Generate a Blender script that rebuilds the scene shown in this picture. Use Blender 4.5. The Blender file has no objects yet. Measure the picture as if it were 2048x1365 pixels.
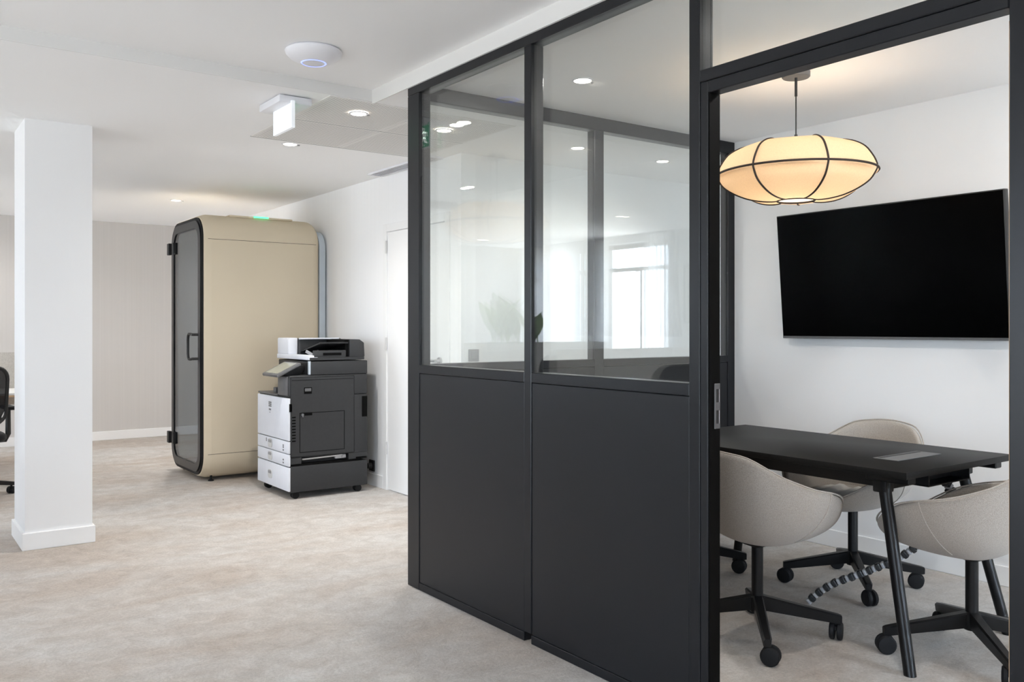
import bpy, bmesh, math, random
from mathutils import Vector, Matrix
random.seed(7)
C = bpy.context.scene
COL = C.collection
R = math.radians
PI = math.pi

# ------------------------------------------------------------------ camera
EYE = 1.28
PSI = math.atan(1272 / 1757)
cam = bpy.data.cameras.new('camera')
cam_o = bpy.data.objects.new('camera', cam)
COL.objects.link(cam_o)
cam_o.location = (0, 0, EYE)
cam_o.rotation_euler = (PI / 2, 0, -PSI)
cam.sensor_width = 36.0
cam.lens = 36.0 * 1757 / 2048
cam.shift_y = -27.5 / 2048
cam.clip_start = 0.05
C.camera = cam_o

# ------------------------------------------------------------------ world and exposure
C.view_settings.view_transform = 'Standard'
C.view_settings.look = 'None'
C.view_settings.exposure = 0.98
C.view_settings.gamma = 1.0
C.view_settings.use_curve_mapping = False
C.cycles.use_denoising = True
C.cycles.max_bounces = 14
C.cycles.diffuse_bounces = 8
C.cycles.glossy_bounces = 6
C.cycles.transparent_max_bounces = 32
C.cycles.sample_clamp_indirect = 8.0
C.cycles.caustics_reflective = False
C.cycles.caustics_refractive = False

SKY = 9.5
w = bpy.data.worlds.new('world')
C.world = w
w.use_nodes = True
nt = w.node_tree
nt.nodes.clear()
wo = nt.nodes.new('ShaderNodeOutputWorld')
bg = nt.nodes.new('ShaderNodeBackground')
tc = nt.nodes.new('ShaderNodeTexCoord')
sp = nt.nodes.new('ShaderNodeSeparateXYZ')
rp = nt.nodes.new('ShaderNodeValToRGB')
mr = nt.nodes.new('ShaderNodeMapRange')
mr.inputs[1].default_value = -0.3
mr.inputs[2].default_value = 0.9
nt.links.new(tc.outputs['Generated'], sp.inputs[0])
nt.links.new(sp.outputs['Z'], mr.inputs[0])
nt.links.new(mr.outputs[0], rp.inputs[0])
rp.color_ramp.elements[0].position = 0.15
rp.color_ramp.elements[0].color = (0.74, 0.74, 0.74, 1)       # ground below the horizon, brightened to light the ceilings
rp.color_ramp.elements[1].position = 0.32
rp.color_ramp.elements[1].color = (0.745, 0.87, 1.06, 1)        # overcast white sky
nt.links.new(rp.outputs[0], bg.inputs[0])
bg.inputs[1].default_value = SKY
nt.links.new(bg.outputs[0], wo.inputs[0])

# window openings, unseen ones placed and sized for daylight: (wall, from, to, sill, head); 'L' = left wall x = XL, 'N' = wall behind the camera y = YN
XL, YN, YF, XQ = -3.6, -3.4, 10.78, 7.2
OPENINGS = [('L', 9.30, 10.55, 0.10, 2.38), ('L', 7.70, 8.90, 0.10, 2.38), ('L', 2.8, 3.7, 0.10, 2.38),  # first opening added to brighten the far end
            ('L', -3.0, -0.8, 0.10, 2.38), ('N', 2.4, 5.4, 0.10, 2.38)]  # last opening added to light the meeting room
for wl, a, b, z0, z1 in OPENINGS:
    l = bpy.data.lights.new('window_portal', 'AREA')
    l.shape = 'RECTANGLE'
    l.size = b - a
    l.size_y = z1 - z0
    l.cycles.is_portal = True
    o = bpy.data.objects.new('window_portal', l)
    COL.objects.link(o)
    if wl == 'L':
        o.location = (XL - 0.22, (a + b) / 2, (z0 + z1) / 2)
        o.rotation_euler = (PI / 2, 0, -PI / 2)
    elif wl == 'E':
        o.location = (XQ + 0.22, (a + b) / 2, (z0 + z1) / 2)
        o.rotation_euler = (PI / 2, 0, PI / 2)
    else:
        o.location = ((a + b) / 2, YN - 0.22, (z0 + z1) / 2)
        o.rotation_euler = (PI / 2, 0, PI)
    # the portal faces along its local -Z: into the room
for o in COL.objects:
    if o.type == 'LIGHT':
        d = o.rotation_euler.to_matrix() @ Vector((0, 0, -1))
        want = Vector((1, 0, 0)) if o.location.x < XL else Vector((-1, 0, 0)) if o.location.x > XQ else Vector((0, 1, 0))
        if d.dot(want) < 0:
            o.rotation_euler.z += PI

# ------------------------------------------------------------------ materials
def new_mat(name):
    m = bpy.data.materials.new(name)
    m.use_nodes = True
    n = m.node_tree
    return m, n, n.nodes['Principled BSDF'], n.nodes['Material Output']

def mat(name, col, rough=0.5, metal=0.0, spec=0.5, noise=None, bump=None, emit=None):
    """noise=(scale, amount, detail); bump=(scale, strength, distance); emit=(colour, strength)"""
    m, n, p, out = new_mat(name)
    L = n.links
    p.inputs['Base Color'].default_value = (*col, 1)
    p.inputs['Roughness'].default_value = rough
    p.inputs['Metallic'].default_value = metal
    p.inputs['Specular IOR Level'].default_value = spec
    tcn = n.nodes.new('ShaderNodeTexCoord')
    if noise is None:
        noise = (14.0, 0.03, 2.0)
    tx = n.nodes.new('ShaderNodeTexNoise')
    tx.inputs['Scale'].default_value = noise[0]
    tx.inputs['Detail'].default_value = noise[2]
    L.new(tcn.outputs['Object'], tx.inputs['Vector'])
    r = n.nodes.new('ShaderNodeValToRGB')
    a = noise[1]
    r.color_ramp.elements[0].position = 0.3
    r.color_ramp.elements[1].position = 0.7
    r.color_ramp.elements[0].color = (*[c * (1 - a) for c in col], 1)
    r.color_ramp.elements[1].color = (*[min(1, c * (1 + a)) for c in col], 1)
    L.new(tx.outputs['Fac'], r.inputs[0])
    L.new(r.outputs[0], p.inputs['Base Color'])
    if bump:
        t2 = n.nodes.new('ShaderNodeTexNoise')
        t2.inputs['Scale'].default_value = bump[0]
        t2.inputs['Detail'].default_value = 3
        L.new(tcn.outputs['Object'], t2.inputs['Vector'])
        b = n.nodes.new('ShaderNodeBump')
        b.inputs['Strength'].default_value = bump[1]
        b.inputs['Distance'].default_value = bump[2]
        L.new(t2.outputs['Fac'], b.inputs['Height'])
        L.new(b.outputs[0], p.inputs['Normal'])
    if emit:
        p.inputs['Emission Color'].default_value = (*emit[0], 1)
        p.inputs['Emission Strength'].default_value = emit[1]
    return m

def glass_mat(name, tint=(0.982, 0.988, 0.984), rough=0.0, ior=1.5):
    m, n, p, out = new_mat(name)
    n.nodes.remove(p)
    L = n.links
    g = n.nodes.new('ShaderNodeNewGeometry')
    io = n.nodes.new('ShaderNodeMix')
    io.data_type = 'FLOAT'
    io.inputs[2].default_value = ior
    io.inputs[3].default_value = 1 / ior
    L.new(g.outputs['Backfacing'], io.inputs[0])
    fr = n.nodes.new('ShaderNodeFresnel')
    L.new(io.outputs[0], fr.inputs['IOR'])
    t = n.nodes.new('ShaderNodeBsdfTransparent')
    t.inputs[0].default_value = (*tint, 1)
    gl = n.nodes.new('ShaderNodeBsdfGlossy')
    gl.inputs['Roughness'].default_value = rough
    mx = n.nodes.new('ShaderNodeMixShader')
    L.new(fr.outputs[0], mx.inputs[0])
    L.new(t.outputs[0], mx.inputs[1])
    L.new(gl.outputs[0], mx.inputs[2])
    L.new(mx.outputs[0], out.inputs['Surface'])
    return m

def carpet_mat():
    m, n, p, out = new_mat('carpet')
    L = n.links
    tcn = n.nodes.new('ShaderNodeTexCoord')
    mp = n.nodes.new('ShaderNodeMapping')
    mp.inputs['Rotation'].default_value = (0, 0, R(-8))
    mp.inputs['Scale'].default_value = (0.62, 1.25, 1)
    L.new(tcn.outputs['Object'], mp.inputs[0])
    def noise(scale, det, rough, vec, dist=0.0):
        t = n.nodes.new('ShaderNodeTexNoise')
        t.inputs['Scale'].default_value = scale
        t.inputs['Detail'].default_value = det
        t.inputs['Roughness'].default_value = rough
        t.inputs['Distortion'].default_value = dist
        L.new(vec, t.inputs['Vector'])
        return t
    big = noise(1.1, 6, 0.68, mp.outputs[0], 0.4)
    mid = noise(9.0, 8, 0.8, tcn.outputs['Object'], 0.6)
    fine = noise(85.0, 5, 0.85, tcn.outputs['Object'])
    r1 = n.nodes.new('ShaderNodeValToRGB')
    r1.color_ramp.elements[0].position = 0.36
    r1.color_ramp.elements[0].color = (0.63, 0.56, 0.50, 1)
    r1.color_ramp.elements[1].position = 0.62
    r1.color_ramp.elements[1].color = (0.74, 0.722, 0.70, 1)
    L.new(big.outputs['Fac'], r1.inputs[0])
    r2 = n.nodes.new('ShaderNodeValToRGB')
    r2.color_ramp.elements[0].position = 0.33
    r2.color_ramp.elements[0].color = (0.66, 0.635, 0.61, 1)
    r2.color_ramp.elements[1].position = 0.66
    r2.color_ramp.elements[1].color = (1.0, 1.0, 1.0, 1)
    L.new(mid.outputs['Fac'], r2.inputs[0])
    mx = n.nodes.new('ShaderNodeMix')
    mx.data_type = 'RGBA'
    mx.blend_type = 'MULTIPLY'
    mx.inputs[0].default_value = 0.75
    L.new(r1.outputs[0], mx.inputs[6])
    L.new(r2.outputs[0], mx.inputs[7])
    r3 = n.nodes.new('ShaderNodeValToRGB')
    r3.color_ramp.elements[0].position = 0.32
    r3.color_ramp.elements[0].color = (0.58, 0.58, 0.58, 1)
    r3.color_ramp.elements[1].position = 0.62
    r3.color_ramp.elements[1].color = (1.0, 1.0, 1.0, 1)
    L.new(fine.outputs['Fac'], r3.inputs[0])
    mx2 = n.nodes.new('ShaderNodeMix')
    mx2.data_type = 'RGBA'
    mx2.blend_type = 'MULTIPLY'
    mx2.inputs[0].default_value = 0.6
    L.new(mx.outputs[2], mx2.inputs[6])
    L.new(r3.outputs[0], mx2.inputs[7])
    L.new(mx2.outputs[2], p.inputs['Base Color'])
    p.inputs['Roughness'].default_value = 0.95
    p.inputs['Specular IOR Level'].default_value = 0.1
    b = n.nodes.new('ShaderNodeBump')
    b.inputs['Strength'].default_value = 0.6
    b.inputs['Distance'].default_value = 0.006
    ad = n.nodes.new('ShaderNodeMath')
    ad.operation = 'ADD'
    L.new(fine.outputs['Fac'], ad.inputs[0])
    L.new(mid.outputs['Fac'], ad.inputs[1])
    L.new(ad.outputs[0], b.inputs['Height'])
    L.new(b.outputs[0], p.inputs['Normal'])
    return m

def grain_mat(name, col, scale=(60, 60, 0.6), amt=0.06, bump=0.15, rough=0.7):
    """fine vertical grain, as in a woven wall covering"""
    m, n, p, out = new_mat(name)
    L = n.links
    tcn = n.nodes.new('ShaderNodeTexCoord')
    mp = n.nodes.new('ShaderNodeMapping')
    mp.inputs['Scale'].default_value = scale
    L.new(tcn.outputs['Object'], mp.inputs[0])
    t = n.nodes.new('ShaderNodeTexNoise')
    t.inputs['Scale'].default_value = 1.0
    t.inputs['Detail'].default_value = 4
    L.new(mp.outputs[0], t.inputs['Vector'])
    r = n.nodes.new('ShaderNodeValToRGB')
    r.color_ramp.elements[0].position = 0.3
    r.color_ramp.elements[1].position = 0.7
    r.color_ramp.elements[0].color = (*[c * (1 - amt) for c in col], 1)
    r.color_ramp.elements[1].color = (*[min(1, c * (1 + amt)) for c in col], 1)
    L.new(t.outputs['Fac'], r.inputs[0])
    L.new(r.outputs[0], p.inputs['Base Color'])
    b = n.nodes.new('ShaderNodeBump')
    b.inputs['Strength'].default_value = bump
    b.inputs['Distance'].default_value = 0.002
    L.new(t.outputs['Fac'], b.inputs['Height'])
    L.new(b.outputs[0], p.inputs['Normal'])
    p.inputs['Roughness'].default_value = rough
    p.inputs['Specular IOR Level'].default_value = 0.2
    return m

def perforated_mat():
    m, n, p, out = new_mat('perforated_board')
    L = n.links
    tcn = n.nodes.new('ShaderNodeTexCoord')
    vm = n.nodes.new('ShaderNodeVectorMath')
    vm.operation = 'SCALE'
    vm.inputs['Scale'].default_value = 1 / 0.0167
    L.new(tcn.outputs['Object'], vm.inputs[0])
    fr = n.nodes.new('ShaderNodeVectorMath')
    fr.operation = 'FRACTION'
    L.new(vm.outputs[0], fr.inputs[0])
    sb = n.nodes.new('ShaderNodeVectorMath')
    sb.operation = 'SUBTRACT'
    sb.inputs[1].default_value = (0.5, 0.5, 0)
    L.new(fr.outputs[0], sb.inputs[0])
    ml = n.nodes.new('ShaderNodeVectorMath')
    ml.operation = 'MULTIPLY'
    ml.inputs[1].default_value = (1, 1, 0)
    L.new(sb.outputs[0], ml.inputs[0])
    ln = n.nodes.new('ShaderNodeVectorMath')
    ln.operation = 'LENGTH'
    L.new(ml.outputs[0], ln.inputs[0])
    lt = n.nodes.new('ShaderNodeMath')
    lt.operation = 'LESS_THAN'
    lt.inputs[1].default_value = 0.25
    L.new(ln.outputs['Value'], lt.inputs[0])
    # plain margin of 3 cm round each board
    ab = n.nodes.new('ShaderNodeVectorMath')
    ab.operation = 'ABSOLUTE'
    L.new(tcn.outputs['Object'], ab.inputs[0])
    sx = n.nodes.new('ShaderNodeSeparateXYZ')
    L.new(ab.outputs[0], sx.inputs[0])
    mxm = n.nodes.new('ShaderNodeMath')
    mxm.operation = 'MAXIMUM'
    L.new(sx.outputs['X'], mxm.inputs[0])
    L.new(sx.outputs['Y'], mxm.inputs[1])
    ins = n.nodes.new('ShaderNodeMath')
    ins.operation = 'LESS_THAN'
    ins.inputs[1].default_value = 0.2755
    L.new(mxm.outputs[0], ins.inputs[0])
    mu = n.nodes.new('ShaderNodeMath')
    mu.operation = 'MULTIPLY'
    L.new(lt.outputs[0], mu.inputs[0])
    L.new(ins.outputs[0], mu.inputs[1])
    mc = n.nodes.new('ShaderNodeMix')
    mc.data_type = 'RGBA'
    mc.inputs[6].default_value = (0.80, 0.79, 0.775, 1)
    mc.inputs[7].default_value = (0.34, 0.33, 0.32, 1)
    L.new(mu.outputs[0], mc.inputs[0])
    L.new(mc.outputs[2], p.inputs['Base Color'])
    p.inputs['Roughness'].default_value = 0.8
    return m

def fabric_mat(name, ca, cb, scale=240):
    m, n, p, out = new_mat(name)
    L = n.links
    tcn = n.nodes.new('ShaderNodeTexCoord')
    mp = n.nodes.new('ShaderNodeMapping')
    mp.inputs['Scale'].default_value = (1, 1, 0.55)
    L.new(tcn.outputs['Object'], mp.inputs[0])
    t = n.nodes.new('ShaderNodeTexNoise')
    t.inputs['Scale'].default_value = scale
    t.inputs['Detail'].default_value = 5
    t.inputs['Roughness'].default_value = 0.75
    L.new(mp.outputs[0], t.inputs['Vector'])
    r = n.nodes.new('ShaderNodeValToRGB')
    r.color_ramp.elements[0].position = 0.36
    r.color_ramp.elements[0].color = (*ca, 1)
    r.color_ramp.elements[1].position = 0.60
    r.color_ramp.elements[1].color = (*cb, 1)
    L.new(t.outputs['Fac'], r.inputs[0])
    L.new(r.outputs[0], p.inputs['Base Color'])
    b = n.nodes.new('ShaderNodeBump')
    b.inputs['Strength'].default_value = 0.35
    b.inputs['Distance'].default_value = 0.002
    L.new(t.outputs['Fac'], b.inputs['Height'])
    L.new(b.outputs[0], p.inputs['Normal'])
    p.inputs['Roughness'].default_value = 0.95
    p.inputs['Specular IOR Level'].default_value = 0.1
    p.inputs['Sheen Weight'].default_value = 0.15
    return m

def sheer_mat(name, col, trans, transp=0.0, scale=300, tint=0.06):
    """thin cloth: diffuse on one side, lets light through"""
    m, n, p, out = new_mat(name)
    n.nodes.remove(p)
    L = n.links
    tcn = n.nodes.new('ShaderNodeTexCoord')
    t = n.nodes.new('ShaderNodeTexNoise')
    t.inputs['Scale'].default_value = scale
    t.inputs['Detail'].default_value = 4
    L.new(tcn.outputs['Object'], t.inputs['Vector'])
    r = n.nodes.new('ShaderNodeValToRGB')
    r.color_ramp.elements[0].position = 0.3
    r.color_ramp.elements[1].position = 0.7
    r.color_ramp.elements[0].color = (*[c * (1 - tint) for c in col], 1)
    r.color_ramp.elements[1].color = (*col, 1)
    L.new(t.outputs['Fac'], r.inputs[0])
    d = n.nodes.new('ShaderNodeBsdfDiffuse')
    tl = n.nodes.new('ShaderNodeBsdfTranslucent')
    L.new(r.outputs[0], d.inputs[0])
    L.new(r.outputs[0], tl.inputs[0])
    mx = n.nodes.new('ShaderNodeMixShader')
    mx.inputs[0].default_value = trans
    L.new(d.outputs[0], mx.inputs[1])
    L.new(tl.outputs[0], mx.inputs[2])
    last = mx
    if transp > 0:
        tr = n.nodes.new('ShaderNodeBsdfTransparent')
        m2 = n.nodes.new('ShaderNodeMixShader')
        m2.inputs[0].default_value = transp
        L.new(mx.outputs[0], m2.inputs[1])
        L.new(tr.outputs[0], m2.inputs[2])
        last = m2
    L.new(last.outputs[0], out.inputs['Surface'])
    return m

M = dict(
    carpet=carpet_mat(),
    ceiling=mat('ceiling_paint', (0.94, 0.94, 0.945), 0.9, spec=0.1, noise=(0.6, 0.012, 2)),
    fascia=mat('fascia_shade_tone', (0.74, 0.73, 0.715), 0.9, spec=0.1, noise=(0.8, 0.01, 2)),  # wall paint darkened, shade on the drop put into the colour
    wall=mat('wall_paint', (0.87, 0.87, 0.875), 0.85, spec=0.15, noise=(0.8, 0.01, 2)),
    wall_grain=grain_mat('woven_wall_white', (0.93, 0.93, 0.935), (90, 90, 0.5), 0.01, 0.05),
    wall_far=grain_mat('woven_wall_greige', (0.63, 0.607, 0.588), (70, 70, 0.5), 0.018, 0.08),
    trim=mat('white_trim', (0.90, 0.90, 0.90), 0.5, noise=(3, 0.01, 2)),
    black=mat('charcoal_frame', (0.008, 0.0088, 0.0112), 0.32, spec=0.34, noise=(40, 0.06, 2), bump=(500, 0.03, 0.0005)),
    jamb_black=mat('matte_black_jamb', (0.002, 0.002, 0.002), 0.7, spec=0.1, noise=(40, 0.06, 2)),
    panel=mat('charcoal_panel', (0.008, 0.0088, 0.0112), 0.36, spec=0.36, noise=(3, 0.05, 2)),
    glass=glass_mat('partition_glass'),
    glass_dark=glass_mat('tinted_booth_glass', (0.80, 0.87, 0.94), ior=2.0),
    glass_win=glass_mat('window_glass', (0.96, 0.98, 0.98)),
    wood=mat('oak_wood', (0.62, 0.42, 0.26), 0.5, noise=(30, 0.12, 4)),
    beige=mat('booth_beige', (0.66, 0.57, 0.43), 0.55, spec=0.3, noise=(2, 0.012, 2), bump=(600, 0.03, 0.0005)),
    bluegrey=mat('booth_bluegrey', (0.52, 0.58, 0.64), 0.6, noise=(6, 0.03, 2)),
    rubber=mat('black_rubber', (0.009, 0.009, 0.010), 0.6, spec=0.25, noise=(30, 0.1, 2)),
    metal_black=mat('black_metal', (0.007, 0.007, 0.0075), 0.36, spec=0.28, noise=(60, 0.08, 2)),
    plastic_black=mat('black_plastic', (0.014, 0.014, 0.015), 0.5, noise=(60, 0.06, 2)),
    print_dark=mat('printer_charcoal', (0.026, 0.027, 0.029), 0.52, noise=(50, 0.05, 2), bump=(900, 0.05, 0.0004)),
    print_mid=mat('printer_grey', (0.12, 0.12, 0.125), 0.5, noise=(40, 0.04, 2)),
    print_white=mat('printer_white', (0.76, 0.78, 0.84), 0.5, noise=(10, 0.015, 2)),
    print_seam=mat('printer_seam', (0.003, 0.003, 0.003), 0.7, spec=0.1, noise=(30, 0.05, 2)),
    print_screen=mat('printer_screen', (0.35, 0.36, 0.30), 0.12, spec=0.8, noise=(5, 0.1, 2)),
    steel=mat('brushed_steel', (0.55, 0.55, 0.56), 0.3, 1.0, noise=(80, 0.05, 3)),
    hinge=mat('pale_hinge', (0.62, 0.62, 0.62), 0.5, noise=(30, 0.02, 2)),
    grey=mat('mid_grey', (0.30, 0.30, 0.31), 0.5, noise=(20, 0.05, 2)),
    paper=mat('paper', (0.78, 0.76, 0.73), 0.8, noise=(25, 0.10, 4)),
    table=mat('black_laminate', (0.012, 0.0115, 0.011), 0.45, spec=0.1, noise=(80, 0.12, 4)),
    fabric=fabric_mat('grey_melange', (0.28, 0.248, 0.218), (0.51, 0.465, 0.415), 600),
    fabric_in=fabric_mat('beige_melange', (0.36, 0.29, 0.23), (0.55, 0.45, 0.36)),
    screen=mat('tv_screen', (0.0015, 0.0015, 0.0016), 0.25, spec=0.02, noise=(2, 0.05, 2)),
    tvframe=mat('tv_bezel', (0.010, 0.010, 0.011), 0.4, noise=(30, 0.05, 2)),
    shade=sheer_mat('lamp_linen', (0.84, 0.675, 0.485), 0.5, 0.0, 160, 0.08),
    diffuser=sheer_mat('lamp_diffuser', (0.92, 0.90, 0.86), 0.6, 0.0, 200, 0.02),
    bulb=mat('bulb_glow', (1, 0.9, 0.7), 0.6, emit=((1.0, 0.80, 0.55), 3.0)),
    ribbon=mat('brown_tape', (0.030, 0.020, 0.015), 0.8, noise=(200, 0.2, 3)),
    led=mat('downlight_glow', (1, 1, 1), 0.6, emit=((1.0, 0.88, 0.72), 14.0)),
    white_plastic=mat('white_plastic', (0.80, 0.80, 0.84), 0.35, noise=(10, 0.01, 2)),
    blue_ring=mat('blue_led', (0.4, 0.45, 1), 0.5, emit=((0.16, 0.22, 1.0), 1.1)),
    green_led=mat('green_led', (0.1, 0.8, 0.3), 0.5, emit=((0.10, 1.0, 0.35), 1.0)),
    sign_white=mat('sign_backlit', (0.92, 0.95, 1), 0.5, emit=((0.90, 0.95, 1.0), 0.12)),
    sign_green=mat('sign_green', (0.0, 0.28, 0.13), 0.5, emit=((0.0, 0.42, 0.20), 0.35)),
    sign_figure=mat('sign_figure', (0.9, 0.95, 0.92), 0.5, emit=((0.9, 1.0, 0.94), 0.8)),
    perf=perforated_mat(),
    winframe=mat('window_frame', (0.20, 0.175, 0.16), 0.5, noise=(20, 0.05, 2)),
    curtain_thick=sheer_mat('softening_curtain', (0.90, 0.90, 0.91), 0.48, 0.0),
    curtain=sheer_mat('sheer_curtain', (0.92, 0.92, 0.92), 0.6, 0.35),
    desk_white=mat('desk_white', (0.84, 0.84, 0.83), 0.5, noise=(10, 0.01, 2)),
    felt=fabric_mat('desk_screen_felt', (0.52, 0.49, 0.45), (0.64, 0.61, 0.57), 120),
    mesh=sheer_mat('chair_mesh', (0.035, 0.035, 0.04), 0.25, 0.25, 500, 0.3),
    seat_black=fabric_mat('black_seat_cloth', (0.015, 0.015, 0.017), (0.03, 0.03, 0.033), 250),
    leaf=mat('leaf_green', (0.17, 0.31, 0.06), 0.4, noise=(9, 0.35, 4)),
    soil=mat('soil', (0.05, 0.035, 0.025), 0.95, noise=(60, 0.4, 4)),
    art=mat('art_print', (0.62, 0.45, 0.33), 0.7, noise=(7, 0.35, 8)),
    link_grey=mat('chain_grey', (0.42, 0.42, 0.43), 0.35, noise=(60, 0.06, 2)),
)

# ------------------------------------------------------------------ mesh helpers
class MB:
    def __init__(self):
        self.bm = bmesh.new()
    def _bevel(self, geom_verts, bev, seg=2):
        es = set()
        for v in geom_verts:
            for e in v.link_edges:
                es.add(e)
        bmesh.ops.bevel(self.bm, geom=list(es), offset=bev, segments=seg, affect='EDGES', profile=0.5)
    def box(self, x0, x1, y0, y1, z0, z1, bev=0.0, seg=2, M4=None):
        r = bmesh.ops.create_cube(self.bm, size=1.0)
        vs = r['verts']
        sx, sy, sz = x1 - x0, y1 - y0, z1 - z0
        for v in vs:
            v.co = Vector((x0 + (v.co.x + .5) * sx, y0 + (v.co.y + .5) * sy, z0 + (v.co.z + .5) * sz))
            if M4 is not None:
                v.co = M4 @ v.co
        if bev > 0:
            self._bevel(vs, min(bev, 0.49 * min(abs(sx), abs(sy), abs(sz))), seg)
        return self
    def rod(self, p0, p1, r0, r1=None, seg=16, caps=True):
        r1 = r0 if r1 is None else r1
        p0, p1 = Vector(p0), Vector(p1)
        d = (p1 - p0).normalized()
        a = d.orthogonal().normalized()
        b = d.cross(a)
        A = [self.bm.verts.new(p0 + (a * math.cos(t) + b * math.sin(t)) * r0) for t in [2 * PI * i / seg for i in range(seg)]]
        B = [self.bm.verts.new(p1 + (a * math.cos(t) + b * math.sin(t)) * r1) for t in [2 * PI * i / seg for i in range(seg)]]
        for i in range(seg):
            j = (i + 1) % seg
            self.bm.faces.new((A[i], A[j], B[j], B[i]))
        if caps:
            self.bm.faces.new(A[::-1])
            self.bm.faces.new(B)
        return self
    def tube(self, pts, r, seg=8, closed=False):
        pts = [Vector(p) for p in pts]
        n = len(pts)
        rings = []
        prev = None
        for i, p in enumerate(pts):
            if closed:
                d = (pts[(i + 1) % n] - pts[i - 1]).normalized()
            else:
                d = (pts[min(i + 1, n - 1)] - pts[max(i - 1, 0)]).normalized()
            if prev is None:
                a = d.orthogonal().normalized()
            else:
                a = (prev - d * prev.dot(d))
                a = a.normalized() if a.length > 1e-6 else d.orthogonal().normalized()
            prev = a
            b = d.cross(a)
            rr = r[i] if isinstance(r, (list, tuple)) else r
            rings.append([self.bm.verts.new(p + (a * math.cos(2 * PI * k / seg) + b * math.sin(2 * PI * k / seg)) * rr) for k in range(seg)])
        m = n if closed else n - 1
        for i in range(m):
            A, B = rings[i], rings[(i + 1) % n]
            for k in range(seg):
                l = (k + 1) % seg
                self.bm.faces.new((A[k], A[l], B[l], B[k]))
        if not closed:
            self.bm.faces.new(rings[0][::-1])
            self.bm.faces.new(rings[-1])
        return self
    def lathe(self, prof, seg=32, c=(0, 0, 0), cap=False):
        c = Vector(c)
        rings = []
        for r, z in prof:
            if r < 1e-6:
                rings.append([self.bm.verts.new(c + Vector((0, 0, z)))])
            else:
                rings.append([self.bm.verts.new(c + Vector((r * math.cos(2 * PI * k / seg), r * math.sin(2 * PI * k / seg), z))) for k in range(seg)])
        for A, B in zip(rings[:-1], rings[1:]):
            for k in range(seg):
                l = (k + 1) % seg
                if len(A) == 1 and len(B) == 1:
                    continue
                if len(A) == 1:
                    self.bm.faces.new((A[0], B[l], B[k]))
                elif len(B) == 1:
                    self.bm.faces.new((A[k], A[l], B[0]))
                else:
                    self.bm.faces.new((A[k], A[l], B[l], B[k]))
        return self
    def prism(self, poly, axis, a, b, bev=0.0):
        """poly: 2-D points; axis 'x': (y,z), 'y': (x,z), 'z': (x,y)"""
        def P(q, t):
            if axis == 'x': return Vector((t, q[0], q[1]))
            if axis == 'y': return Vector((q[0], t, q[1]))
            return Vector((q[0], q[1], t))
        A = [self.bm.verts.new(P(q, a)) for q in poly]
        B = [self.bm.verts.new(P(q, b)) for q in poly]
        n = len(poly)
        self.bm.faces.new(A[::-1])
        self.bm.faces.new(B)
        for i in range(n):
            j = (i + 1) % n
            self.bm.faces.new((A[i], A[j], B[j], B[i]))
        if bev > 0:
            self._bevel(A + B, bev)
        return self
    def loft(self, loops, cap0=True, cap1=True, closed=True):
        rs = [[self.bm.verts.new(Vector(p)) for p in lp] for lp in loops]
        n = len(rs[0])
        for A, B in zip(rs[:-1], rs[1:]):
            for i in range(n if closed else n - 1):
                j = (i + 1) % n
                self.bm.faces.new((A[i], A[j], B[j], B[i]))
        if cap0: self.bm.faces.new(rs[0][::-1])
        if cap1: self.bm.faces.new(rs[-1])
        return self
    def build(self, name, m, parent=None, local=False, smooth=True, ang=35):
        bm = self.bm
        bmesh.ops.recalc_face_normals(bm, faces=bm.faces)
        if parent is not None and not local:
            off = Vector((0, 0, 0))
            q = parent
            while q is not None:
                off += q.location
                q = q.parent
            bmesh.ops.translate(bm, verts=bm.verts, vec=-off)
        me = bpy.data.meshes.new(name)
        bm.to_mesh(me)
        bm.free()
        me.materials.append(m)
        if smooth:
            for p in me.polygons:
                p.use_smooth = True
            me.set_sharp_from_angle(angle=R(ang))
        o = bpy.data.objects.new(name, me)
        COL.objects.link(o)
        if parent is not None:
            o.parent = parent
        return o

def tag(o, label=None, cat=None, group=None, kind=None):
    if label: o['label'] = label
    if cat: o['category'] = cat
    if group: o['group'] = group
    if kind: o['kind'] = kind
    return o

def thing(name, label, cat, loc=(0, 0, 0), rz=0.0, group=None):
    o = bpy.data.objects.new(name, None)
    o.empty_display_size = 0.1
    COL.objects.link(o)
    o.location = loc
    o.rotation_euler = (0, 0, rz)
    return tag(o, label, cat, group)

def struct(name, loc=(0, 0, 0)):
    o = bpy.data.objects.new(name, None)
    COL.objects.link(o)
    o.location = loc
    return tag(o, kind='structure')

def copy_tree(o, parent=None):
    c = o.copy()
    COL.objects.link(c)
    if parent is not None:
        c.parent = parent
    for ch in list(o.children):
        copy_tree(ch, c)
    return c

def rrect(x0, x1, y0, y1, r, n=8):
    pts = []
    for cx, cy, a0 in ((x1 - r, y0 + r, -PI / 2), (x1 - r, y1 - r, 0), (x0 + r, y1 - r, PI / 2), (x0 + r, y0 + r, PI)):
        for i in range(n + 1):
            a = a0 + (PI / 2) * i / n
            pts.append((cx + r * math.cos(a), cy + r * math.sin(a)))
    return pts

# ------------------------------------------------------------------ key planes (x = across, y = along the partition, away from camera)
XP0, XP1 = 2.14, 2.205          # partition front and back
YC0, YC1 = 3.775, 3.84          # glazed end of the meeting room
XT = 4.52                       # wall with the television
XR = 3.26                       # wall behind the printer
YE = 5.10                       # end of that wall, where a corridor opens
H, HH = 2.48, 2.54              # ceiling, raised ceiling near the camera
YH = 4.22                       # edge of the raised ceiling
YM = 0.45                       # near wall of the meeting room

# ------------------------------------------------------------------ room shell
o = MB().box(XL - .3, XQ + .2, YN - .3, YF + .2, -0.12, 0.0).build('floor', M['carpet'], smooth=False)
tag(o, kind='structure')

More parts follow.
